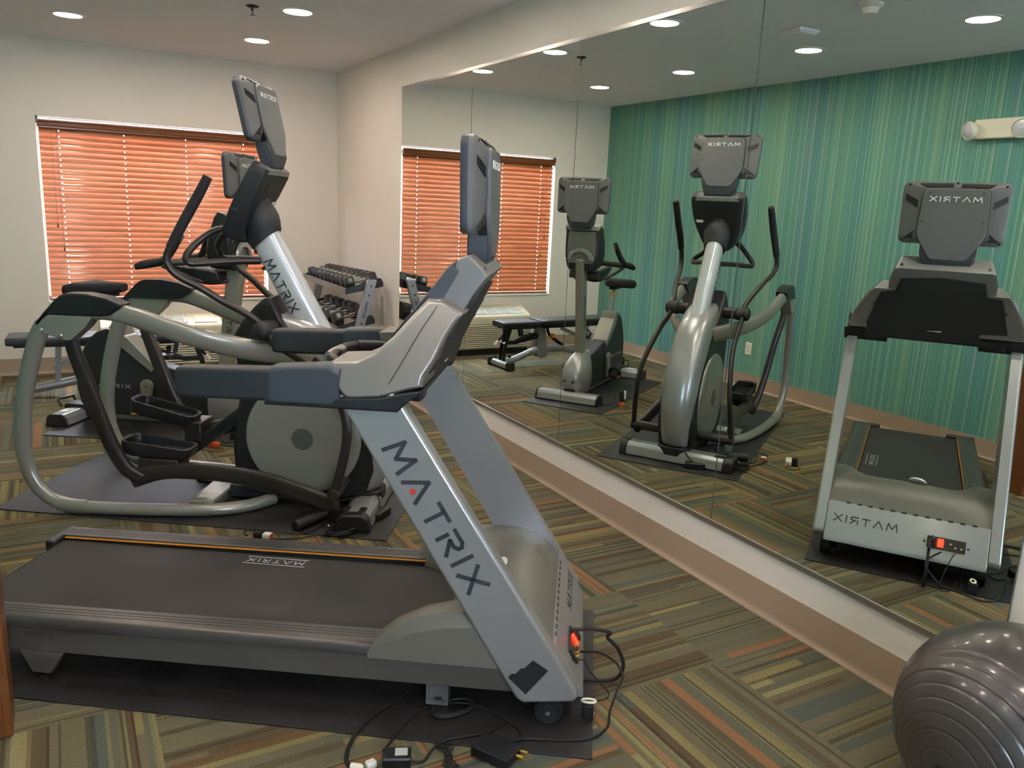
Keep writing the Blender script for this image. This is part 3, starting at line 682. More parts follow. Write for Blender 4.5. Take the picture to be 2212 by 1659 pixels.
# ------------------------------------------------------------------ elliptical trainer
def elliptical():
    t = thing('elliptical_trainer', 'grey elliptical trainer with tall silver column and swinging arms', 'elliptical trainer', (1.50, 3.665, .006), -32.3)
    z0 = -.006
    def Q(p): return (p[0], p[1], p[2]+z0)
    def tube(name, pts, ra, rb, m, par=t, lat=(0, 1, 0), sq=1.0, sm=6, n=18): return MB().tube([Q(p) for p in pts], ra, rb, n=n, sm=sm, lat=lat, sq=sq).build(name, m, par)
    for s in (-1, 1):
        tube('rear_frame', [(-.68, s*.08, .036), (-.74, s*.17, .036), (-.83, s*.245, .036), (-.974, s*.295, .036), (-1.25, s*.335, .036), (-1.45, s*.35, .038), (-1.60, s*.358, .046), (-1.70, s*.364, .10), (-1.762, s*.366, .20), (-1.782, s*.366, .33), (-1.776, s*.366, .46), (-1.750, s*.366, .60), (-1.712, s*.366, .74), (-1.665, s*.366, .87), (-1.63, s*.366, .93)],
             [.031]*6+[.032, .034, .037, .040, .041, .041, .041, .041, .041], [.033]*7+[.028]*8, 'frame_grey')
        tube('frame_sleeve', [(-1.50, s*.352, .040), (-1.57, s*.357, .043), (-1.63, s*.36, .056)], .035, .0355, 'frame_grey', sm=3)
        tube('upper_arm', [(-1.50, s*.362, .955), (-1.40, s*.362, .993), (-1.30, s*.360, .998), (-1.20, s*.354, .975), (-1.08, s*.345, .936), (-.96, s*.325, .900), (-.84, s*.28, .862), (-.70, s*.21, .826), (-.56, s*.14, .803), (-.46, s*.09, .795)], [.030, .036, .042, .045, .047, .048, .050, .052, .052, .05], .028, 'frame_grey', sq=.8)
        y0_, y1_ = s*.322, s*.402
        mb = MB(); pillow(mb, [(x, z+z0) for x, z in ((-1.660, .935), (-1.622, .980), (-1.560, 1.046), (-1.535, 1.066), (-1.507, 1.077), (-1.414, 1.080), (-1.317, 1.066), (-1.245, 1.040), (-1.258, 1.018), (-1.305, .985), (-1.345, .978), (-1.592, .974), (-1.650, .918))], s*.318, s*.398, .014, .014)
        pd = mb.build('link_cover', 'plastic_black', t, sharp=55)
        mb = MB(); pillow(mb, [(x, z+z0) for x, z in ((-1.648, .920), (-1.615, .955), (-1.588, .976), (-1.383, .976), (-1.420, .925), (-1.484, .868), (-1.500, .861), (-1.520, .863), (-1.625, .894))], s*.326, s*.404, .004, .004)
        pl = mb.build('pivot_plate', 'frame_grey', t)
        for x, z in ((-1.626, .905), (-1.535, .882)):
            MB().sphere((x, s*.404, z+z0), .012, sc=(1, .55, 1)).build('bolt', 'chrome', pl)
    tube('pedal_link', [(-1.533, -.345, .90), (-1.518, -.335, .80), (-1.486, -.31, .653), (-1.439, -.285, .449), (-1.395, -.265, .300), (-1.345, -.25, .205), (-1.275, -.243, .160)], [.026, .032, .036, .036, .036, .034, .030], .022, 'arm_brown', sq=.7)
    tube('pedal_link', [(-1.538, .345, .90), (-1.515, .33, .80), (-1.435, .30, .613), (-1.344, .285, .393), (-1.27, .265, .29), (-1.20, .25, .245)], [.026, .032, .036, .036, .034, .030], .022, 'arm_brown', sq=.7)
    for y, pts in ((-.22, [(-1.33, -.235, .150), (-1.20, -.225, .195), (-1.06, -.22, .208), (-.83, -.225, .203), (-.63, -.245, .182), (-.46, -.275, .145), (-.34, -.30, .118), (-.29, -.312, .125)]),
                   (.22, [(-1.24, .22, .245), (-1.10, .20, .300), (-.95, .19, .340), (-.78, .20, .33), (-.60, .24, .26), (-.42, .28, .18), (-.31, .30, .15)])):
        tube('pedal_arm', pts, .043, .024, 'arm_brown', sq=.75)
    tube('drive_link', [(-1.235, .10, .175), (-1.09, .11, .285), (-.935, .115, .405), (-.78, .11, .52)], .034, .022, 'plastic_black', sq=.7)
    def pedal(cx, cy, z, pitch):
        n = 6; L, W_ = .175, .072; ca, sa = cos(radians(pitch)), sin(radians(pitch))
        def ring(k, h, taper=0):
            out = []
            for a, b_ in rrect(0, 0, L*k, W_*k if k > .9 else W_*k*.97, .04*k, n):
                hh = h+(.018*max(0, -a/L) if h > .03 else 0); out.append((cx+a*ca-hh*sa, cy+b_, z+z0+a*sa+hh*ca))
            return out
        o = MB().rings([ring(.80, -.012), ring(.95, .002), ring(1.0, .030), ring(1.0, .050), ring(.95, .053), ring(.90, .046), ring(.88, .022)]).build('foot_pedal', 'plastic_black', t, sharp=40)
        b = MB()
        for k in range(7):
            x = -.12+.04*k
            q = [(x, -.045), (x+.006, -.045), (x+.006, .045), (x, .045)]
            b.rings([[(cx+a*ca-h*sa, cy+c, z+z0+a*sa+h*ca) for a, c in q] for h in (.021, .026)])
        b.build('tread_ribs', 'rubber', o)
        return o
    pedal(-1.222, -.165, .272, -3)
    pedal(-1.335, .135, .378, -11)
    MB().rings([[(x, y, z+z0) for y, z in ((-.24, .195), (-.10, .215), (-.10, .262), (-.24, .262))] for x in (-1.30, -1.10)]).build('pedal_bracket', 'arm_brown', t, bevel=.006)
    MB().rings([[(x, y, z+z0) for y, z in ((.08, .26), (.24, .26), (.24, .365), (.08, .365))] for x in (-1.21, -1.12)]).build('pedal_bracket', 'arm_brown', t, bevel=.006)
    # body
    body = [(-.80, .07), (-.862, .14), (-.872, .30), (-.835, .55), (-.842, .75), (-.862, .86), (-.81, .945), (-.747, 1.02), (-.700, 1.062), (-.665, 1.068), (-.625, .98), (-.56, .90), (-.42, .78), (-.26, .58), (-.17, .38), (-.16, .22), (-.20, .10), (-.28, .07)]
    R = []
    for y, k in ((-.118, .94), (-.112, .98), (-.10, 1), (.10, 1), (.112, .98), (.118, .94)):
        R.append([(-.5+(x+.5)*k, y, .45+(z-.45)*k+z0) for x, z in body])
    MB().rings(R).build('body_shell', 'plastic_black', t, sharp=40)
    for s in (-1, 1):
        dc = MB().lathe((-.508, s*.112, .378+z0), (0, s, 0), [(.290, 0), (.290, .012), (.283, .019), (.262, .0215), (.260, .0205), (.256, .022), (.12, .028), (.054, .029), (.052, .027), (.0, .027)], 72).build('side_disc', 'frame_grey', t, sharp=50)
        MB().lathe((-.508, s*.1388, .378+z0), (0, s, 0), [(.057, 0), (.057, .001), (.055, .0022), (.0, .0026)], 40).build('hub_cap', 'hub_dark', dc)
    sb = MB().cyl((-.288, -.3285, .232+z0), (-.288, -.3292, .232+z0), .011, n=20)
    # front shroud
    st = [(.085, -.17, .092), (.12, -.135, .098), (.20, -.10, .104), (.32, -.085, .110), (.45, -.09, .113), (.58, -.135, .113), (.70, -.195, .112), (.80, -.265, .110), (.88, -.345, .106), (.93, -.415, .100), (.965, -.49, .088), (.985, -.555, .07)]
    R = []
    for z, xf, w_ in st:
        ring = []
        for k in range(17):
            a = -pi/2+pi*k/16; ring.append((xf-.16+.16*abs(cos(a))**.75, w_*math.copysign(abs(sin(a))**.8, sin(a)), z+z0))
        ring += [(xf-.22, w_, z+z0), (xf-.22, -w_, z+z0)]
        R.append(ring)
    MB().rings(R).build('front_shroud', 'silver_light', t, sharp=50)
    MB().rings([[(x, y, z+z0) for x, y in ((-.33, -.105), (-.17, -.105), (-.125, -.05), (-.125, .05), (-.17, .105), (-.33, .105))] for z in (.045, .105)]).build('shroud_base', 'plastic_black', t, bevel=.008)
    # column
    p0, p1 = V(-.745, 0, 1.395+z0), V(-.470, 0, .885+z0)
    cl = MB().tube([p0, p0.lerp(p1, .33), p0.lerp(p1, .66), p1], [.073, .074, .076, .078], .056, n=36, sm=2, lat=(0, 1, 0), sq=.85).build('column', 'silver_gloss', t)
    dr_ = (p1-p0).normalized(); up = V(-dr_.z, 0, dr_.x)
    letters(LOGO, V(-.712, -.0572, 1.232+z0), dr_, up, .275, .045, th=.15, dep=.0014, lift=-.0004).build('lettering', 'letter_dark', cl)
    MB().tube([V(-.712, 0, 1.338+z0), V(-.722, 0, 1.352+z0), V(-.736, 0, 1.385+z0), V(-.742, 0, 1.45+z0), V(-.755, 0, 1.53+z0)], [.084, .088, .090, .084, .045], [.070, .074, .082, .086, .06], n=40, sm=3, lat=(0, 1, 0)).build('column_collar', 'plastic_dark', t)
    # console housing
    stn = [((-.868, 1.335), (-.805, 1.322), .070), ((-.884, 1.350), (-.790, 1.335), .088), ((-.897, 1.385), (-.790, 1.375), .112), ((-.855, 1.462), (-.752, 1.455), .146), ((-.805, 1.555), (-.700, 1.545), .166), ((-.748, 1.655), (-.655, 1.632), .171), ((-.726, 1.692), (-.648, 1.660), .168), ((-.715, 1.704), (-.662, 1.674), .155)]
    R = []
    for (fx, fz), (bx_, bz), w_ in stn:
        ring = []
        for a, b_ in rrect(0, 0, 1, 1, .22, 4): ring.append((fx+(bx_-fx)*(a+1)/2, w_*b_, fz+(bz-fz)*(a+1)/2+z0))
        R.append(ring)
    hs = MB().rings(R).build('console_housing', 'plastic_dark', t, sharp=45)
    for s in (-1, 1):
        MB().rings([[(x, s*(w_+o), z+z0) for x, z, w_ in ((-.712, 1.692, .166), (-.680, 1.672, .169), (-.800, 1.470, .147), (-.832, 1.475, .147))] for o in (-.004, .0035)]).build('side_trim', 'plastic_slate', hs, bevel=.002)
    MB().rings([[(-.712, y*.97, 1.700+z0), (-.668+d, y*.97, 1.682+z0), (-.646+d, y, 1.664+z0), (-.645+d, y, 1.640+z0), (-.660, y, 1.640+z0)] for y, d in ((-.155, -.012), (-.125, 0), (.125, 0), (.155, -.012))]).build('top_trim', 'plastic_grey', hs, bevel=.004)
    MB().rings([[(-.678+(z-1.585)*.52+d, y, z+z0) for y, z in rrect(0, 1.585, .085, .022, .014)] for d in (-.012, .0028)]).build('fan_vent', 'plastic_black', hs)
    MB().rings([[(-.716+(z-1.51)*.56+d, y, z+z0) for y, z in ((.095, 1.500), (.140, 1.500), (.140, 1.518), (.095, 1.518))] for d in (-.01, .003)]).build('sticker', 'white_plastic', hs)
    # handles
    for s, pv, pts, gr in ((-1, -.235, [(-.66, -.225, .935), (-.69, -.232, .975), (-.764, -.245, 1.021), (-.842, -.262, 1.064), (-.927, -.290, 1.122), (-1.015, -.322, 1.174), (-1.052, -.336, 1.224), (-1.052, -.336, 1.270), (-1.025, -.330, 1.325)], [(-1.037, -.333, 1.300), (-.99, -.320, 1.395), (-.947, -.310, 1.474), (-.905, -.302, 1.550), (-.870, -.295, 1.618)]),
                        (1, .245, [(-.66, .235, .935), (-.72, .245, .975), (-.829, .275, 1.049), (-.901, .288, 1.110), (-.978, .298, 1.165), (-1.008, .304, 1.220), (-1.004, .306, 1.27), (-.975, .308, 1.335)], [(-.987, .308, 1.310), (-.945, .310, 1.40), (-.905, .318, 1.48), (-.872, .324, 1.56), (-.84, .330, 1.635)])):
        sw = tube('swing_arm', pts, .0165, .0165, 'arm_brown')
        tube('foam_grip', gr, [.0215, .023, .0235, .023, .021], [.021, .0225, .023, .0225, .021], 'foam', sw)
        tube('lower_swing_arm', [(-.655, s*.235, .915), (-.60, s*.240, .870), (-.50, s*.248, .820), (-.40, s*.255, .752), (-.315, s*.27, .665), (-.262, s*.285, .575), (-.243, s*.295, .48), (-.252, s*.305, .37), (-.280, s*.315, .25), (-.302, s*.320, .17)], .023, .015, 'arm_brown')
        MB().cyl(Q((-.66, s*.190, .928)), Q((-.66, s*.252, .928)), .043, n=32).build('arm_pivot', 'plastic_dark', t, bevel=.010)
        MB().sphere(Q((-.66, s*.255, .928)), .0445, sc=(1, .62, 1)).build('pivot_ball', 'plastic_dark', t)
        MB().cyl(Q((-.302, s*.100, .168)), Q((-.302, s*.335, .168)), .030, n=28).build('lower_axle', 'arm_brown', t, bevel=.006)
    MB().cyl((-.288, -.3245, .232+z0), (-.288, -.3262, .232+z0), .011, n=20).build('sticker', 'white_plastic', t)
    MB().cyl(Q((-.66, -.19, .928)), Q((-.66, .19, .928)), .038, n=32).build('pivot_axle', 'arm_brown', t)
    for s in (-1, 1):
        k = 1 if s < 0 else 1.25
        tube('fixed_handle', [(-.74, s*.03, 1.236), (-.86, s*.095*k, 1.232), (-.97, s*.150*k, 1.222), (-1.025, s*.178*k, 1.222), (-1.042, s*.172*k, 1.250), (-1.022, s*(.140*k if s < 0 else .15), 1.295), (-.975, s*.108, 1.345), (-.925, s*.088, 1.378), (-.86, s*.07, 1.392)], .0165, .0165, 'arm_brown')
        MB().cyl(Q((-.765, s*.03, 1.275)), Q((-.735, s*.03, 1.290)), .010, n=6).build('handle_bolt', 'chrome', t)
        MB().cyl(Q((-.728, s*.03, 1.196)), Q((-.700, s*.03, 1.211)), .010, n=6).build('handle_bolt', 'chrome', t)
    # base
    MB().rings([[(x, y, z+z0) for x, z in ((-.285, .010), (-.272, .060), (-.245, .086), (-.155, .090), (-.128, .070), (-.118, .010))] for y in (-.325, .300)]).build('front_stabilizer', 'silver_light', t, bevel=.006)
    for y0_, y1_ in ((-.385, -.322), (.297, .345)):
        MB().rings([[(x, y, z+z0) for x, z in ((-.290, .002), (-.276, .064), (-.248, .091), (-.152, .095), (-.124, .073), (-.112, .002))] for y in (y0_, y1_)]).build('stabilizer_cap', 'plastic_black', t, bevel=.008)
    for x in (-.245, -.165): MB().box(x-.016, x+.016, -.325, -.27, .085+z0, .0955+z0).build('stabilizer_clip', 'plastic_black', t, bevel=.002)
    MB().box(-.92, -.26, -.05, .05, .02+z0, .085+z0).build('base_beam', 'plastic_dark', t, bevel=.006)
    MB().box(-1.055, -.925, -.235, .235, .004+z0, .060+z0).build('rear_stabilizer', 'frame_grey', t, bevel=.010)
    MB().rings([[(x, y, z+z0) for x, y in ((-1.03, -.190), (-.95, -.190), (-.95, -.120), (-1.03, -.120))] for z in (.0595, .0612)]).build('sticker', 'white_plastic', t)
    MB().box(-1.20, -.95, .17, .235, .004+z0, .05+z0).build('base_foot', 'plastic_dark', t, bevel=.008)
    monitor(t, -.708, .0, 1.790+z0, 12.0)
    return t
EL = elliptical()
# ------------------------------------------------------------------ upright exercise bike
def bike():
    t = thing('exercise_bike', 'dark upright exercise bike with black saddle behind the elliptical trainer', 'exercise bike', (1.308, 5.215, .006), -35.3)
    z0 = -.006
    def Q(p): return (p[0], p[1], p[2]+z0)
    def px(poly): return [(x, z+z0) for x, z in poly]
    body = [(-1.478, .12), (-1.498, .22), (-1.497, .32), (-1.478, .40), (-1.43, .50), (-1.392, .562), (-1.335, .612), (-1.27, .636), (-1.20, .628), (-1.141, .600), (-1.06, .52), (-.985, .435), (-.857, .41), (-.70, .37), (-.58, .34), (-.52, .28), (-.515, .08), (-.60, .055), (-1.36, .055), (-1.44, .08)]
    R = []
    for y, k in ((-.060, .95), (-.055, .985), (-.046, 1), (.046, 1), (.055, .985), (.060, .95)): R.append([(-1.05+(x+1.05)*k, y, .32+(z-.32)*k+z0) for x, z in body])
    bs = MB().rings(R).build('body_shell', 'plastic_dark', t, sharp=40)
    letters(LOGO, Q((-1.40, -.0604, .243)), (1, 0, 0), (0, 0, 1), .29, .025, th=.16).build('lettering', 'letter_pale', bs)
    letters(LOGO, Q((-1.11, .0604, .243)), (-1, 0, 0), (0, 0, 1), .29, .025, th=.16).build('lettering', 'letter_pale', bs)
    mb = MB(); pillow(mb, px([(-1.235, .655), (-1.150, .655), (-1.135, .60), (-1.105, .585), (-.925, .405), (-.952, .362), (-1.17, .53), (-1.21, .60)]), .068, -.068, .005, .006)
    mb.build('frame_cover', 'frame_grey', t)
    MB().box(-1.40, -.45, -.038, .038, .018+z0, .062+z0).build('base_beam', 'frame_grey', t, bevel=.006)
    # saddle
    MB().tube([Q((-1.170, 0, .55)), Q((-1.215, 0, .72)), Q((-1.255, 0, .872))], .021, .016, n=20, sm=3, lat=(0, 1, 0), sq=.6).build('seat_post', 'alu', t)
    MB().lathe(Q((-1.236, 0, .800)), (-.25, 0, 1), [(.021, 0), (.032, .002), (.034, .012), (.030, .018), (.021, .020)], 24).build('height_collar', 'orange', t)
    st = [(-1.508, .055, .120, .864, .905), (-1.495, .0, .138, .856, .920), (-1.43, .0, .146, .855, .937), (-1.36, .0, .128, .862, .938), (-1.29, .0, .088, .866, .940), (-1.22, .0, .060, .872, .942), (-1.165, .0, .050, .880, .942), (-1.148, .0, .042, .888, .936)]
    R = []
    for x, _, w_, a, b_ in st:
        ring = [(x-.02*(abs(yy)/.15)*0, yy, zz_+z0-(.012*(1-min(1, abs(yy)/.03)) if (zz_ > (a+b_)/2 and x < -1.35) else 0)) for yy, zz_ in rrect(0, (a+b_)/2, w_, (b_-a)/2, min((b_-a)/2*.95, .028), 5)]
        R.append(ring)
    MB().rings(R).build('saddle', 'foam', t, sharp=60)
    MB().box(-1.36, -1.20, -.03, .03, .852+z0, .872+z0).build('saddle_clamp', 'black_metal', t, bevel=.004)
    # column, shroud
    cl = MB().rings([[(x0, -h, z+z0), (x1, -h, z+z0), (x1, h, z+z0), (x0, h, z+z0)] for z, x0, x1, h in ((.20, -.545, -.435, .034), (.44, -.505, -.413, .034), (.90, -.448, -.345, .035), (1.16, -.415, -.305, .036))]).build('column', 'frame_grey', t, bevel=.012)
    dr_ = (V(-.505, 0, .44)-V(-.448, 0, .90)).normalized(); up = V(-dr_.z, 0, dr_.x)
    letters(LOGO, Q((-.415, -.0362, .86)), dr_, up, .27, .034, th=.16, dep=.0012).build('lettering', 'letter_dark', cl)
    st = [(.07, -.285, .095), (.12, -.262, .108), (.18, -.250, .112), (.24, -.262, .108), (.30, -.295, .095), (.345, -.340, .075), (.375, -.385, .052), (.392, -.43, .03)]
    R = []
    for z, xf, w_ in st:
        ring = []
        for k in range(15):
            a = -pi/2+pi*k/14; ring.append((xf-.17+.17*abs(cos(a))**.7, w_*math.copysign(abs(sin(a))**.8, sin(a)), z+z0))
        ring += [(-.56, w_*.75, z+z0), (-.56, -w_*.75, z+z0)]
        R.append(ring)
    sh = MB().rings(R).build('front_shroud', 'silver_light', t, sharp=50)
    for y in (-.03, .045): MB().cyl(Q((-.262, y, .165)), Q((-.2535 if y < 0 else -.256, y, .165)), .010, n=14).build('bolt_recess', 'plastic_black', sh)
    MB().box(-.276, -.258, -.045, .045, .074+z0, .098+z0).build('cable_port', 'plastic_black', sh)
    # stabilisers
    for x0, nm in ((-.325, 'front_stabilizer'), (-1.585, 'rear_stabilizer')):
        MB().rings([[(x0+x, y, z+z0) for x, z in ((0, .012), (.008, .060), (.030, .082), (.115, .085), (.140, .062), (.150, .012))] for y in (-.260, .260)]).build(nm, 'silver_light', t, bevel=.005)
        for s in (-1, 1):
            MB().rings([[(x0+x, s*y, z+z0) for x, z in ((-.003, .002), (.005, .063), (.028, .086), (.117, .089), (.144, .065), (.154, .002))] for y in (.258, .275)]).build('stabilizer_cap', 'plastic_black', t, bevel=.007)
    MB().box(-1.60, -1.425, -.06, .06, .02+z0, .105+z0).build('stabilizer_cover', 'plastic_black', t, bevel=.012)
    MB().tube([Q((-1.60, -.075, .085)), Q((-1.625, -.075, .135)), Q((-1.60, -.02, .140)), Q((-1.60, .05, .140)), Q((-1.625, .075, .135)), Q((-1.60, .075, .085))], .0085, n=12, sm=4).build('carry_handle', 'plastic_black', t)
    MB().rings([[(x, y, z+z0) for x, y in ((-1.55, -.19), (-1.49, -.19), (-1.49, -.10), (-1.55, -.10))] for z in (.0845, .0865)]).build('sticker', 'white_plastic', t)
    # cranks and pedals
    for s, a in ((-1, -92), (1, 88)):
        c_, s_ = cos(radians(a)), sin(radians(a)); L = .165
        ring = []
        for k in range(12): b_ = radians(a+90+15*k+7.5); ring.append((-.982+.046*cos(b_), .272+.046*sin(b_)))
        e = V(c_, 0, s_); q = V(-s_, 0, c_)
        tip = [(-.982+L*c_+.020*cos(radians(a-90+15*k+7.5)), .272+L*s_+.020*sin(radians(a-90+15*k+7.5))) for k in range(12)]
        mb = MB(); pillow(mb, px(ring+tip), s*.072, s*.092, .005, .006); cr = mb.build('crank_arm', 'frame_grey', t)
        MB().cyl(Q((-.982, s*.060, .272)), Q((-.982, s*.074, .272)), .03, n=24).build('crank_boss', 'black_metal', t)
        MB().cyl(Q((-.982, s*.088, .272)), Q((-.982, s*.0955, .272)), .013, n=20).build('crank_cap', 'silver', cr)
        pc = V(-.982+L*c_, s*.145, .272+L*s_+z0)
        pe = MB().rings([[(pc.x+x, pc.y+y, pc.z+z) for x, y in rrect(0, 0, .055, .045, .015, 3)] for z in (-.013, .013)]).build('pedal', 'plastic_black', t, bevel=.004)
        MB().tube([pc+V(.0, s*-.045, .01), pc+V(.01, s*-.045, .045), pc+V(.02, -.0, .066), pc+V(.01, s*.045, .045), pc+V(0, s*.045, .01)], .018, .0022, n=10, sm=4, lat=None).build('pedal_strap', 'rubber', pe)
        MB().box(pc.x-.05, pc.x+.05, pc.y+s*.0452-.0006, pc.y+s*.0452+.0006, pc.z-.006, pc.z+.006).build('reflector', 'orange', pe)
    # console
    stn = [((-.505, 1.085), (-.345, 1.070), .105), ((-.520, 1.11), (-.335, 1.09), .130), ((-.515, 1.20), (-.335, 1.18), .150), ((-.490, 1.30), (-.335, 1.28), .152), ((-.455, 1.40), (-.325, 1.385), .146), ((-.435, 1.435), (-.335, 1.42), .130)]
    R = []
    for (fx, fz), (bx_, bz), w_ in stn: R.append([(fx+(bx_-fx)*(a+1)/2, w_*b_, fz+(bz-fz)*(a+1)/2+z0) for a, b_ in rrect(0, 0, 1, 1, .35, 4)])
    hs = MB().rings(R).build('console_housing', 'plastic_black', t, sharp=45)
    MB().rings([[(x+d, y, z+z0) for x, y, z in ((-.332, -.105, 1.125), (-.333, -.122, 1.20), (-.333, -.122, 1.29), (-.327, -.115, 1.38), (-.327, .115, 1.38), (-.333, .122, 1.29), (-.333, .122, 1.20), (-.332, .105, 1.125))] for d in (-.012, .006)]).build('rear_cover', 'silver', hs, bevel=.004)
    MB().rings([[(x, y*k, z+z0) for x, z in ((-.43, 1.438), (-.335, 1.424), (-.318, 1.405), (-.318, 1.385))] for y, k in ((-.145, 1), (.145, 1))]).build('top_trim', 'silver_light', hs, bevel=.006)
    b = MB(); R = []
    for k in range(13):
        a = pi*k/12; R.append([(-.323+d, cos(a)*r_, 1.155+sin(a)*r_*.8+z0) for d, r_ in ((0, .078), (.014, .080), (.014, .112), (0, .116))])
    b.rings(R).build('crescent_trim', 'silver_light', hs)
    # handlebars
    for s in (-1, 1):
        bar = MB().tube([Q((-.405, s*.02, 1.00)), Q((-.50, s*.085, .985)), (-.585, s*.150, 1.01+z0), (-.68, s*.215, 1.062+z0), (-.745, s*.240, 1.095+z0)], .013, n=14).build('handlebar', 'arm_brown', t)
        MB().tube([Q((-.640, s*.180, 1.290)), Q((-.665, s*.195, 1.235)), Q((-.700, s*.220, 1.165)), Q((-.740, s*.240, 1.120)), Q((-.800, s*.255, 1.105)), Q((-.850, s*.270, 1.095)), Q((-.895, s*.278, 1.078))], [.017, .021, .022, .024, .026, .026, .018], n=16).build('foam_grip', 'foam', bar)
        MB().tube([Q((-.50, s*.12, 1.13)), Q((-.60, s*.175, 1.12)), Q((-.70, s*.225, 1.11))], .021, n=14).build('grip_sleeve', 'arm_brown', bar)
        MB().rings([[(-.640+d-.030*k, s*(.186+.004*k)-.008*s*0+yy, 1.275-.045*k+z0) for d, yy in ((.012, -.006), (.0235, -.006), (.0235, .006), (.012, .006))] for k in (0, 1)]).build('pulse_plate', 'alu', bar)
    tr = [(-.755, 1.085), (-.735, 1.090), (-.44, 1.058), (-.43, 1.0), (-.55, .985), (-.70, 1.035), (-.755, 1.070)]
    tt = MB().prism_y(px(tr), -.13, .13).build('accessory_tray', 'plastic_black', t, bevel=.012)
    MB().rings([[(x, y, z+z0) for x, y, z in ((-.73, -.105, 1.0895), (-.50, -.105, 1.0655), (-.50, .105, 1.0655), (-.73, .105, 1.0895))], [(x, y, z+z0) for x, y, z in ((-.73, -.105, 1.0925), (-.50, -.105, 1.0685), (-.50, .105, 1.0685), (-.73, .105, 1.0925))]]).build('tray_liner', 'plastic_grey', tt)
    monitor(t, -.318, .005, 1.518+z0, 2.5)
    return t
BK = bike()

# ------------------------------------------------------------------ weight bench by the window
def bench():
    t = thing('weight_bench', 'flat black padded weight bench with silver frame in front of the air conditioner', 'bench', (.56, 6.785, 0), -3)
    def pad(name, x0, x1, w0, w1, z):
        R = []
        for x, k in ((x0, .80), (x0+.012, .94), (x0+.035, 1), (x1-.035, 1), (x1-.012, .94), (x1, .80)):
            f = (x-x0)/(x1-x0); w_ = (w0+(w1-w0)*f)*(.93+.07*k); h = .030*k
            R.append([(x, a, z+b_) for a, b_ in rrect(0, 0, w_, h, min(.02, h*.8), 4)])
        return MB().rings(R).build(name, 'cushion', t, sharp=50)
    pad('seat_pad', .055, .475, .145, .115, .432)
    pad('back_pad', -.925, .035, .150, .135, .436)
    MB().box(-.88, .0, -.105, .105, .388, .408).build('pad_board', 'black_metal', t)
    MB().box(.09, .43, -.085, .085, .386, .404).build('pad_board', 'black_metal', t)
    MB().tube([(.395, 0, .062), (.30, 0, .070), (.20, 0, .098), (.08, 0, .138), (-.02, 0, .155), (-.20, 0, .158), (-.33, 0, .150), (-.50, 0, .110), (-.70, 0, .072), (-.83, 0, .055)], .034, n=20).build('main_tube', 'bench_silver', t)
    letters(LOGO, (.235, .0300, .067), V(-.17, 0, .062), V(.062, 0, .17), .16, .026, th=.16, dep=.003, lift=.001).build('lettering', 'letter_dark', t)
    letters(LOGO, (.075, -.0300, .130), V(.17, 0, -.062), V(.062, 0, .17), .16, .026, th=.16, dep=.003, lift=.001).build('lettering', 'letter_dark', t)
    for x, w_ in ((.425, .150), (-.84, .285)):
        MB().cyl((x, -w_, .040), (x, w_, .040), .033, n=24).build('foot_tube', 'bench_silver', t)
        for s in (-1, 1): MB().rings([[(x+a, s*y, .042+b_) for a, b_ in rrect(0, 0, .042, .042, .018, 4)] for y in (w_-.005, w_+.045)]).build('foot_cap', 'rubber', t, bevel=.006)
    for s in (-1, 1):
        MB().prism_y([(.03, .385), (-.055, .385), (-.085, .20), (-.10, .095), (-.03, .075), (.02, .09)], s*.038, s*.044).build('side_plate', 'bench_silver', t, bevel=.001)
    MB().box(-.06, .02, -.036, .036, .12, .30).build('post', 'bench_silver', t, bevel=.004)
    for s in (-1, 1):
        MB().prism_y([(.40, .40), (.33, .395), (.36, .30), (.395, .18), (.40, .07), (.43, .07), (.43, .18), (.41, .27), (.395, .31)], s*.028, s*.036).build('front_link', 'black_metal', t, bevel=.001)
        MB().prism_y([(.40, .265), (.27, .262), (.22, .285), (.10, .325), (.02, .33), (.0, .28), (.10, .262), (.21, .245), (.27, .232), (.40, .235)], s*.020, s*.027).build('adjust_bar', 'black_metal', t, bevel=.001)
        MB().prism_y([(.24, .40), (.21, .40), (.19, .30), (.22, .30)], s*.020, s*.027).build('adjust_bar', 'black_metal', t)
    lv = MB().tube([(.36, .03, .36), (.44, .05, .255)], .011, n=12, sm=1).build('adjust_lever', 'black_metal', t)
    MB().cyl((.435, .049, .262), (.468, .057, .219), .016, n=16).build('lever_tip', 'white_plastic', lv, bevel=.003)
    MB().cyl((.405, -.048, .245), (.405, .048, .245), .014, n=16).build('pivot_bolt', 'chrome', t)
    k = MB().cyl((-.14, -.03, .30), (-.14, -.075, .30), .022, n=20).build('adjust_knob', 'orange', t, bevel=.004)
    MB().tube([(-.10, .0, .39), (-.13, 0, .31), (-.22, 0, .24), (-.33, 0, .17)], .016, .010, n=12, lat=(0, 1, 0)).build('support_arm', 'rubber', t)
    MB().prism_y([(-.62, .395), (-.58, .395), (-.60, .12), (-.64, .10)], -.03, .03).build('rear_support', 'bench_silver', t, bevel=.003)
    MB().prism_y([(-.64, .235), (-.64, .20), (-.28, .345), (-.28, .385)], -.02, .02).build('brace', 'bench_silver', t, bevel=.002)
    MB().cyl((.33, 0, .078), (.33, 0, .12), .016, n=16).build('lock_knob', 'plastic_black', t)
bench()

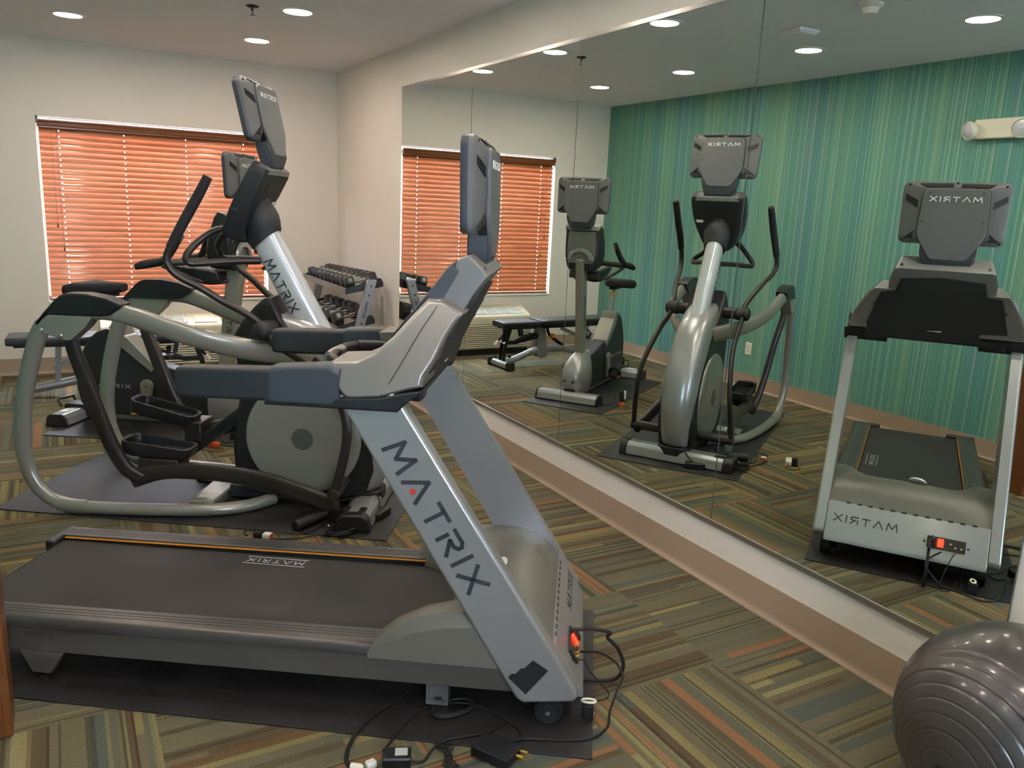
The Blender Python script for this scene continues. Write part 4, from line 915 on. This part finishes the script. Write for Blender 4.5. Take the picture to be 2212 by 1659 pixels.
# ------------------------------------------------------------------ air conditioner under the window
def ptac():
    t = thing('air_conditioner', 'cream through-wall air conditioner under the window with louvred front', 'air conditioner', (.76, FY, 0))
    x0, x1 = -.490, .487
    prof = [(0, .062), (-.245, .062), (-.250, .075), (-.250, .330), (-.243, .345), (-.240, .392), (-.225, .412), (-.030, .492), (-.012, .500), (0, .500)]
    MB().rings([[(x, y, z) for y, z in prof] for x in (x0, x1)]).build('cabinet', 'ptac_cream', t, bevel=.010)
    MB().box(x0+.03, x1-.03, -.225, 0, 0, .062).build('base_plinth', 'black_metal', t)
    lv = MB()
    for k in range(12):
        z = .084+.0205*k
        lv.rings([[(x, -.2515, z+.012), (x, -.262, z+.004), (x, -.262, z-.0005), (x, -.2515, z+.004)] for x in (x0+.02, x1-.02)])
    lv.build('intake_louvres', 'ptac_cream', t)
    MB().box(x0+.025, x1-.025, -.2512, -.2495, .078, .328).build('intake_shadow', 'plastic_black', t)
    def TP(x, s, h=0): # point on the sloping top: s 0 front .. 1 back
        return V(x, -.225+.195*s, .412+.080*s)+V(0, -.38, .925)*h
    MB().rings([[TP(a, b_, h) for a, b_ in ((x0+.07, .12), (.20, .12), (.20, .86), (x0+.07, .86))] for h in (-.004, .0022)]).build('grille_recess', 'lens_glass', t)
    g = MB()
    for k in range(9):
        s = .16+.082*k; g.rings([[TP(x, s, .002), TP(x, s+.034, .002), TP(x, s+.034, .007), TP(x, s, .007)] for x in (x0+.07, .20)])
    for k in range(5):
        x = x0+.07+.148*k; g.rings([[TP(x, s, .001), TP(x+.008, s, .001), TP(x+.008, s, .0085), TP(x, s, .0085)] for s in (.12, .88)])
    g.build('outlet_grille', 'white_plastic', t)
    MB().rings([[TP(a, b_, h) for a, b_ in ((.255, .16), (.44, .16), (.44, .84), (.255, .84))] for h in (0, .006)]).build('control_door', 'ptac_cream', t, bevel=.002)
ptac()

# ------------------------------------------------------------------ dumbbell rack
def rack():
    t = thing('dumbbell_rack', 'two-tier silver dumbbell rack against the wall in the far corner', 'rack', (2.10, 6.20, 0))
    for y in (-.040, 1.30):
        po = MB().rings([[(x-.036, y, z), (x+.036, y, z), (x+.036, y+.05, z), (x-.036, y+.05, z)] for x, z in ((-.155, .03), (.088, .925))]).build('upright_post', 'bench_silver', t, bevel=.004)
        MB().box(-.24, .16, y, y+.05, 0, .045).build('foot', 'black_metal', t, bevel=.004)
        if y < 0:
            for z in (.875, .80, .575):
                x = -.155+.243*(z-.03)/.895; MB().cyl((x, -.0435, z), (x, -.039, z), .0075, n=12).build('bolt', 'black_metal', po)
            d = V(-.243, 0, -.895).normalized()
            letters('HAMPTON', (.031, -.0404, .748), d, V(-d.z, 0, d.x), .125, .022, th=.17).build('lettering', 'letter_dark', po)
    trays = []
    for xa, xb, za, zb in ((-.115, .175, .850, .905), (-.185, .105, .545, .605)):
        sl = (zb-za)/(xb-xa)
        tr = MB()
        for a, b_ in ((xa, xa+.07), (xb-.07, xb)):
            tr.rings([[(x, y, za+(x-xa)*sl+h-.032) for x, h in ((a, 0), (b_, 0), (b_, .006), (a, .006))] for y in (.015, 1.295)])
        o = tr.build('shelf_rail', 'rack_rail', t)
        MB().rings([[(xa-.004, y, z) for z in (za-.045, za+.006)]+[(xa, y, z) for z in (za+.006, za-.045)] for y in (.015, 1.295)]).build('shelf_lip', 'rack_rail', t)
        for y in (.0105, 1.287):
            MB().rings([[(xa-.004, yy, za-.045), (xb+.02, yy, zb-.040), (xb+.020, yy, zb-.01), (xb+.005, yy, zb+.022), (xb-.015, yy, zb+.030), (xa+.02, yy, za+.006), (xa-.004, yy, za-.002)] for yy in (y, y+.012)]).build('end_plate', 'black_metal', t, bevel=.003)
        trays.append((xa, sl, za))
    return trays
trays = rack()
def dumbbell(y, tray, r, L, label, group):
    """hex dumbbell lying across the tray"""
    xa, sl, za = trays[tray]; xc = 2.10+xa+.145; zc = za+.145*sl-.026+r*.87*sqrt(1+sl*sl)+.002
    t = thing('dumbbell', label, 'dumbbell', (xc, 6.20+y, zc), 0, group); u = V(1, 0, sl).normalized()
    hw = L*.27
    for s in (-1, 1):
        R = []
        for d, k in ((L/2-hw, .86), (L/2-hw+.010, 1.0), (L/2-.014, 1.0), (L/2-.003, .84), (L/2, .70)):
            w_ = V(-u.z, 0, u.x)
            R.append([u*(s*d)+(V(0, 1, 0)*cos(pi/3*j)+w_*sin(pi/3*j))*r*k for j in range(6)])
        hd = MB().rings(R).build('hex_head', 'dumbbell_rubber', t, bevel=.004, sharp=20)
        if s < 0:
            w_ = V(-u.z, 0, u.x); c = u*(s*(L/2-hw*.5))+w_*(r*.867)
            c2 = u*(s*(L/2-hw*.5))+(V(0, -1, 0)*sin(pi/3)+w_*cos(pi/3))*r*.868; nn = (V(0, -1, 0)*sin(pi/3)+w_*cos(pi/3)); tt_ = u.cross(nn)
            MB().rings([[c2+u*a+tt_*b_+nn*h for a, b_ in ((-hw*.20, -r*.24), (hw*.20, -r*.24), (hw*.20, r*.24), (-hw*.20, r*.24))] for h in (-.001, .0012)]).build('weight_label', 'label_silver', hd)
    MB().lathe(-u*(L/2-hw+.002), u, [(.012, 0), (.013, .01), (.0165, (L-2*hw)*.3), (.017, (L-2*hw)*.5), (.0165, (L-2*hw)*.7), (.013, L-2*hw-.006), (.012, L-2*hw+.004)], 18).build('handle', 'chrome', t)
ordn = ['nearest', 'second from the near end', 'third from the near end', 'fourth from the near end', 'fifth from the near end', 'fifth from the window end', 'fourth from the window end', 'third from the window end', 'second from the window end', 'farthest, at the window end']
y = .100
for i in range(10):
    r = .061-.0016*i; dumbbell(y, 0, r, .262-.004*i, 'black hex dumbbell on the top tier of the rack, %s' % ordn[i], 'hex dumbbells on the top tier'); y += .1255
ordl = ['nearest', 'second from the near end', 'third from the near end', 'third from the window end', 'second from the window end', 'farthest, at the window end']
for i, y in enumerate((.16, .355, .505, .70, .87, 1.04)):
    dumbbell(y, 1, .074-.002*i, .285-.005*i, 'black hex dumbbell on the lower tier of the rack, %s' % ordl[i], 'hex dumbbells on the lower tier')

# ------------------------------------------------------------------ exercise ball
def ball():
    r = .277; ax = V(-.993, .02, -.11).normalized(); a_ = ax.orthogonal().normalized(); b_ = ax.cross(a_)
    angs = [11.8, 20.8, 28.9, 36.4, 43.8, 51.2, 58.4, 65.6]; angs += [180-a for a in angs[::-1]]
    prof = [(0, r)]
    A = []; g = 0
    th_ = 1.0
    while th_ < 179.5:
        near_ = min(angs, key=lambda q: abs(q-th_)); A.append(th_); th_ += 2.4
    for q in angs: A += [q-1.6, q-.9, q-.35, q, q+.35, q+.9, q+1.6]
    A = sorted(set(round(x, 3) for x in A)); R = []
    for q in A:
        dm = min(abs(q-x) for x in angs); rr_ = r+(.0001*cos(min(dm, 3.7)/3.7*pi) if dm > .34 and 10 < q < 170 else 0)*-1 - (.0016 if dm < .2 else (.0008 if dm < .5 else 0))
        R.append([ax*rr_*cos(radians(q))+(a_*cos(2*pi*k/96)+b_*sin(2*pi*k/96))*rr_*sin(radians(q)) for k in range(96)])
    o = MB().rings(R).build('exercise_ball', 'ball_vinyl', loc=(2.072, .948, .2785), sharp=70, wn=False)
    tag(o, 'dark grey ribbed exercise ball in the lower right corner', 'exercise ball')
    s = MB().lathe(ax*(r-.004), ax, [(.0, -.002), (.016, 0), (.018, .004), (.010, .006), (0, .006)], 20).build('valve', 'rubber', o)
ball()

# ------------------------------------------------------------------ cords and power bricks
def tcord(label, pts, r, m='rubber', name='cable', cat='cable', sm=6, par=None):
    if par is not None:                                      # a lead that belongs to a machine
        M_ = (Matrix.Translation(par.location) @ Matrix.Rotation(par.rotation_euler.z, 4, 'Z')).inverted()
        o = cord(name, [M_ @ Vector(p) for p in pts], r, m, par, sm=sm); o['label'] = label; return o
    return tag(cord(name, pts, r, m, sm=sm), label, cat)
def TW(x, y, z): a = radians(-34); return (1.531+x*cos(a)-y*sin(a), 2.02+x*sin(a)+y*cos(a), z)
G = .0105
tcord('thick black power cord looping from the treadmill socket back under its front', [TW(-.095, -.115, .200), TW(-.055, -.112, .203), TW(-.035, -.10, .202), (1.506, 1.916, .195), TW(.030, -.10, .176), TW(.066, -.10, .140), TW(.088, -.10, .090), TW(.085, -.10, .050), TW(.060, -.10, .022), TW(.010, -.10, .0135), TW(-.06, -.10, .0135), TW(-.15, -.14, .0135), TW(-.30, -.12, .0135), TW(-.45, -.08, .0135)], .0062, par=TM, name='power_cord')
tcord('thick black cord curving out from under the treadmill to the carpet', [(1.02, 2.20, .014), (.93, 2.17, .014), (.824, 2.114, .014), (.744, 2.074, .013), (.684, 2.028, .012), (.638, 1.973, .008), (.615, 1.925, .007), (.612, 1.885, .012)], .0062, par=TM, name='power_cord')
tcord('thin black cable arching across the mat between the two black boxes', [(.722, 1.885, .035), (.728, 1.917, .010), (.790, 1.973, G), (.862, 2.029, G), (.933, 2.048, G), (.983, 2.040, G), (1.049, 1.997, G), (1.085, 1.940, G), (1.112, 1.868, G), (1.120, 1.820, G), (1.100, 1.790, .02)], .0036)
tcord('black cable from the power adapter to the flat black box', [(.775, 1.832, .012), (.808, 1.827, .006), (.857, 1.863, .008), (.908, 1.877, G), (.963, 1.866, G), (1.010, 1.856, G), (1.06, 1.862, G), (1.120, 1.885, G), (1.20, 1.93, G), (1.28, 1.98, G)], .0036)
tcord('long black cable looping from the flat box up to the treadmill', [(1.065, 1.770, .026), (1.106, 1.782, .012), (1.168, 1.752, .010), (1.229, 1.719, .010), (1.300, 1.700, .008), (1.375, 1.726, .005), (1.42, 1.775, .02), TW(.072, -.18, .045), TW(.085, -.15, .065), TW(.070, -.12, .09), TW(.037, -.10, .105), TW(.002, -.10, .118), TW(-.039, -.12, .128), TW(-.075, -.165, .150), TW(-.085, -.19, .160)], .0040, par=TM, name='signal_cable')
tcord('thin lead hanging from the treadmill socket with a small inline plug', [TW(-.085, -.215, .150), TW(-.05, -.20, .145), TW(-.035, -.19, .120), TW(-.02, -.18, .090), TW(.005, -.17, .060), TW(.03, -.165, .030), TW(.045, -.17, .014), TW(.03, -.20, .012), TW(-.02, -.22, .014), TW(-.05, -.23, .03)], .0022, par=TM, name='signal_lead')
t = thing('flat_black_box', 'flat black converter box with brass jacks on the treadmill mat corner', 'converter box', (1.005, 1.76, .0065), -60)
MB().rings([[(x, y, z) for x, y in rrect(0, 0, .062, .042, .006, 3)] for z in (0, .030)]).build('case', 'plastic_black', t, bevel=.002)
MB().cyl((-.0635, -.02, .012), (-.0615, -.02, .012), .003, n=10).build('indicator_light', 'green_led', t)
for y in (.018, -.006): MB().cyl((.061, y+.02, .014), (.082, y+.022, .014), .0055, n=12).build('jack', 'gold', t)
t = thing('power_adapter', 'black block power adapter standing on the carpet near the mat edge', 'power adapter', (.735, 1.845, .0), -23)
MB().box(-.040, .040, -.028, .028, 0, .044).build('case', 'plastic_black', t, bevel=.005)
MB().rings([[(x, y, z) for x, y in ((-.005, -.012), (.030, -.012), (.030, .020), (-.005, .020))] for z in (.0438, .0448)]).build('rating_label', 'letter_pale', t)
# tied lead bundle
t = thing('tied_lead', 'thin black lead folded and tied into a bundle on the carpet', 'lead', (.878, 1.815, .004))
b = MB()
for k in range(5):
    b = MB(); o = (k-2)*.006
    b.tube([(.0+o, .045, .004), (.012+o*1.5, .02, .008+.002*k), (o*.4, -.005, .010), (-.012+o*1.4, -.035, .006), (o, -.055, .004)], .0022, n=7)
    b.build('strand', 'rubber', t)
MB().lathe((0, -.012, .006), (0, 1, 0), [(.010, 0), (.011, .002), (.011, .010), (.010, .012)], 14).build('tie', 'rubber', t)
t = thing('plug_with_label', 'white paper-labelled plug end at the bottom edge of the picture', 'plug', (.608, 1.872, .001), 10)
MB().box(-.045, .0, -.012, .012, 0, .003).build('paper_label', 'white_plastic', t)
MB().lathe((.010, .012, .012), V(.8, -1, .1), [(.009, 0), (.010, .002), (.010, .028), (.006, .036)], 16).build('white_sleeve', 'ivory', t)
MB().box(.045, .075, -.022, .002, .0, .020).build('plug_body', 'white_plastic', t, bevel=.005)
tcord('coiled black cable lying under the treadmill motor end', [(.985+.075*cos(a)*(1-.04*k/10), 2.005+.042*sin(a)*(1-.05*k/10), .012+.004*(k/24)) for k in range(36) for a in (2*pi*k/12,)], .0045, name='cable_coil', sm=2)
t = thing('cable_clip_loop', 'black plug and clear tag hanging below the treadmill front foot', 'plug', (1.345, 1.80, .008), -34)
MB().box(-.012, .022, -.022, .016, 0, .045).build('plug_body', 'rubber', t, bevel=.003)
MB().tube([(.006+.022*cos(2*pi*k/12), -.002+.010*sin(2*pi*k/12), .052) for k in range(12)], .004, n=8, closed=True, sm=2).build('white_ring', 'ivory', t)
MB().tube([(.0, -.02, .046), (-.03, -.026, .03), (-.025, -.03, .006), (.004, -.03, .004), (.03, -.02, .02), (.016, -.012, .045)], .001, n=6).build('loop', 'rubber', t)
# elliptical's cables
def coil(name, label, cx, cy, rx, ry, ang, turns, r=.0044, z=.010, parent_pts=None, seed=1):
    rnd = random.Random(seed); pts = []; ca, sa = cos(radians(ang)), sin(radians(ang))
    for k in range(turns*10):
        a = 2*pi*k/10; j = .82+.28*rnd.random(); x, y = rx*cos(a)*j+.006*rnd.uniform(-1, 1), ry*sin(a)*j
        pts.append((cx+x*ca-y*sa, cy+x*sa+y*ca, z+.020*(k/(turns*10))+.006*rnd.random()))
    t = thing(name, label, 'cable', (cx, cy, z))
    MB().tube([(p[0]-cx, p[1]-cy, p[2]-z) for p in pts], r, n=7, sm=3).build('coil', 'rubber', t)
    for s in (-1, 1):
        x, y = rx*.55*s, ry*.85*(-s)
        MB().tube([(x*ca-y*sa, x*sa+y*ca, -.004), (x*ca-y*sa+.006, x*sa+y*ca+.004, .016), (x*ca-y*sa+.002, x*sa+y*ca+.010, .030)], .0028, n=7).build('cable_tie', 'ivory', t)
    return t
coil('cable_coil', 'coiled black cable with white ties in front of the elliptical trainer', 1.090, 3.470, .085, .055, 20, 7, seed=3)
tcord('black cord running from the coil along the front edge of the elliptical mat', [(.680, 3.605, .006), (.672, 3.635, .012), (.700, 3.660, .012), (.745, 3.640, .013), (.795, 3.590, .012), (.850, 3.545, .010), (.910, 3.520, .010), (.98, 3.545, .010), (1.05, 3.61, .012), (1.10, 3.685, .020), (1.09, 3.73, .025)], .0036)
tcord('pair of black cords beside the labelled plug near the elliptical mat', [(.765, 3.520, .008), (.82, 3.50, .007), (.88, 3.485, .007), (.95, 3.47, .012), (1.02, 3.46, .012)], .0036)
tcord('black cable draped over the elliptical trainer front stabiliser', [(1.005, 3.700, .030), (1.06, 3.67, .055), (1.115, 3.645, .095), (1.20, 3.628, .108), (1.28, 3.665, .108), (1.345, 3.705, .112), (1.385, 3.745, .14), (1.37, 3.775, .16)], .0036, par=EL, name='power_cord')
tcord('black cable dropping from the stabiliser to the coil', [(1.30, 3.685, .110), (1.335, 3.66, .085), (1.32, 3.60, .040), (1.27, 3.53, .014), (1.20, 3.48, .012), (1.14, 3.45, .014)], .0032, par=EL, name='signal_cable')
tg = thing('labelled_plug', 'black plug with white warning label lying beside the elliptical mat', 'plug', (.735, 3.578, .001), -38)
MB().box(-.030, .012, -.020, .020, 0, .026).build('plug_body', 'rubber', tg, bevel=.004)
MB().box(.014, .052, -.018, .018, 0, .022).build('warning_label', 'white_plastic', tg, bevel=.003)
MB().box(.0515, .0545, -.017, .017, .002, .021).build('label_stripe', 'orange_cord', tg)
tg = thing('black_module', 'small black module with brass jack beside the elliptical stabiliser', 'module', (1.018, 3.728, .0065), -12)
MB().box(-.045, .04, -.030, .030, 0, .020).build('case', 'plastic_black', tg, bevel=.003)
MB().cyl((.04, .0, .012), (.062, .006, .016), .0055, n=12).build('jack', 'gold', tg)
tg = thing('power_brick', 'black power brick at the end of the elliptical stabiliser', 'power adapter', (1.318, 3.585, .0065), 38)
MB().box(-.060, .060, -.028, .028, 0, .036).build('case', 'plastic_black', tg, bevel=.005)
o = MB().tube([(.895, 3.575, .030), (.945, 3.60, .034), (1.00, 3.625, .034), (1.06, 3.655, .034)], [.027, .026, .025, .022], n=22, sm=3).build('rolled_sleeve', 'mat_rubber'); tag(o, 'short dark rolled rubber sleeve lying in front of the stabiliser', 'sleeve')
o2 = MB().cyl((.893, 3.574, .030), (.8925, 3.5735, .030), .021, n=20).build('opening', 'rubber', o)
# plugs and strip lying between mats
tg = thing('power_strip', 'brown cord and white plug tap on the carpet left of the elliptical mat', 'power strip', (.66, 3.44, .0), -40)
MB().box(-.05, .05, -.02, .02, 0, .030).build('tap_block', 'ivory', tg, bevel=.005)
MB().box(-.01, .045, -.055, -.018, 0, .05).build('plug', 'rubber', tg, bevel=.006)
MB().tube([(.05, 0, .01), (.10, .02, .006), (.13, .0, .006), (.12, -.05, .006), (.06, -.07, .006), (.0, -.05, .006)], .0045, n=8).build('cord_loop', 'gold_cord', tg)
# bike's cables
coil('cable_coil', 'coiled black cable with white ties beside the exercise bike front', 1.005, 5.262, .085, .055, -58, 6, seed=5)
tcord('black cord from the coil to the orange outlet tap', [(.95, 5.16, .012), (.90, 5.12, .010), (.85, 5.12, .010), (.82, 5.13, .03), (.795, 5.135, .06)], .0035)
tg = thing('orange_outlet_tap', 'orange outlet tap with a white adapter beside the bike mat', 'outlet tap', (.765, 5.085, .0), -55)
MB().box(-.045, .045, -.020, .020, 0, .034).build('tap_block', 'orange_cord', tg, bevel=.006)
MB().box(-.035, .010, -.018, .018, .034, .115).build('adapter', 'rubber', tg, bevel=.004)
MB().box(-.037, .012, -.032, -.016, .060, .122).build('adapter_face', 'white_plastic', tg, bevel=.004)
MB().tube([(.045, 0, .012), (.09, .01, .006), (.12, -.03, .006), (.09, -.07, .006), (.03, -.075, .006), (-.03, -.06, .006)], .004, n=8).build('cord_loop', 'gold_cord', tg)
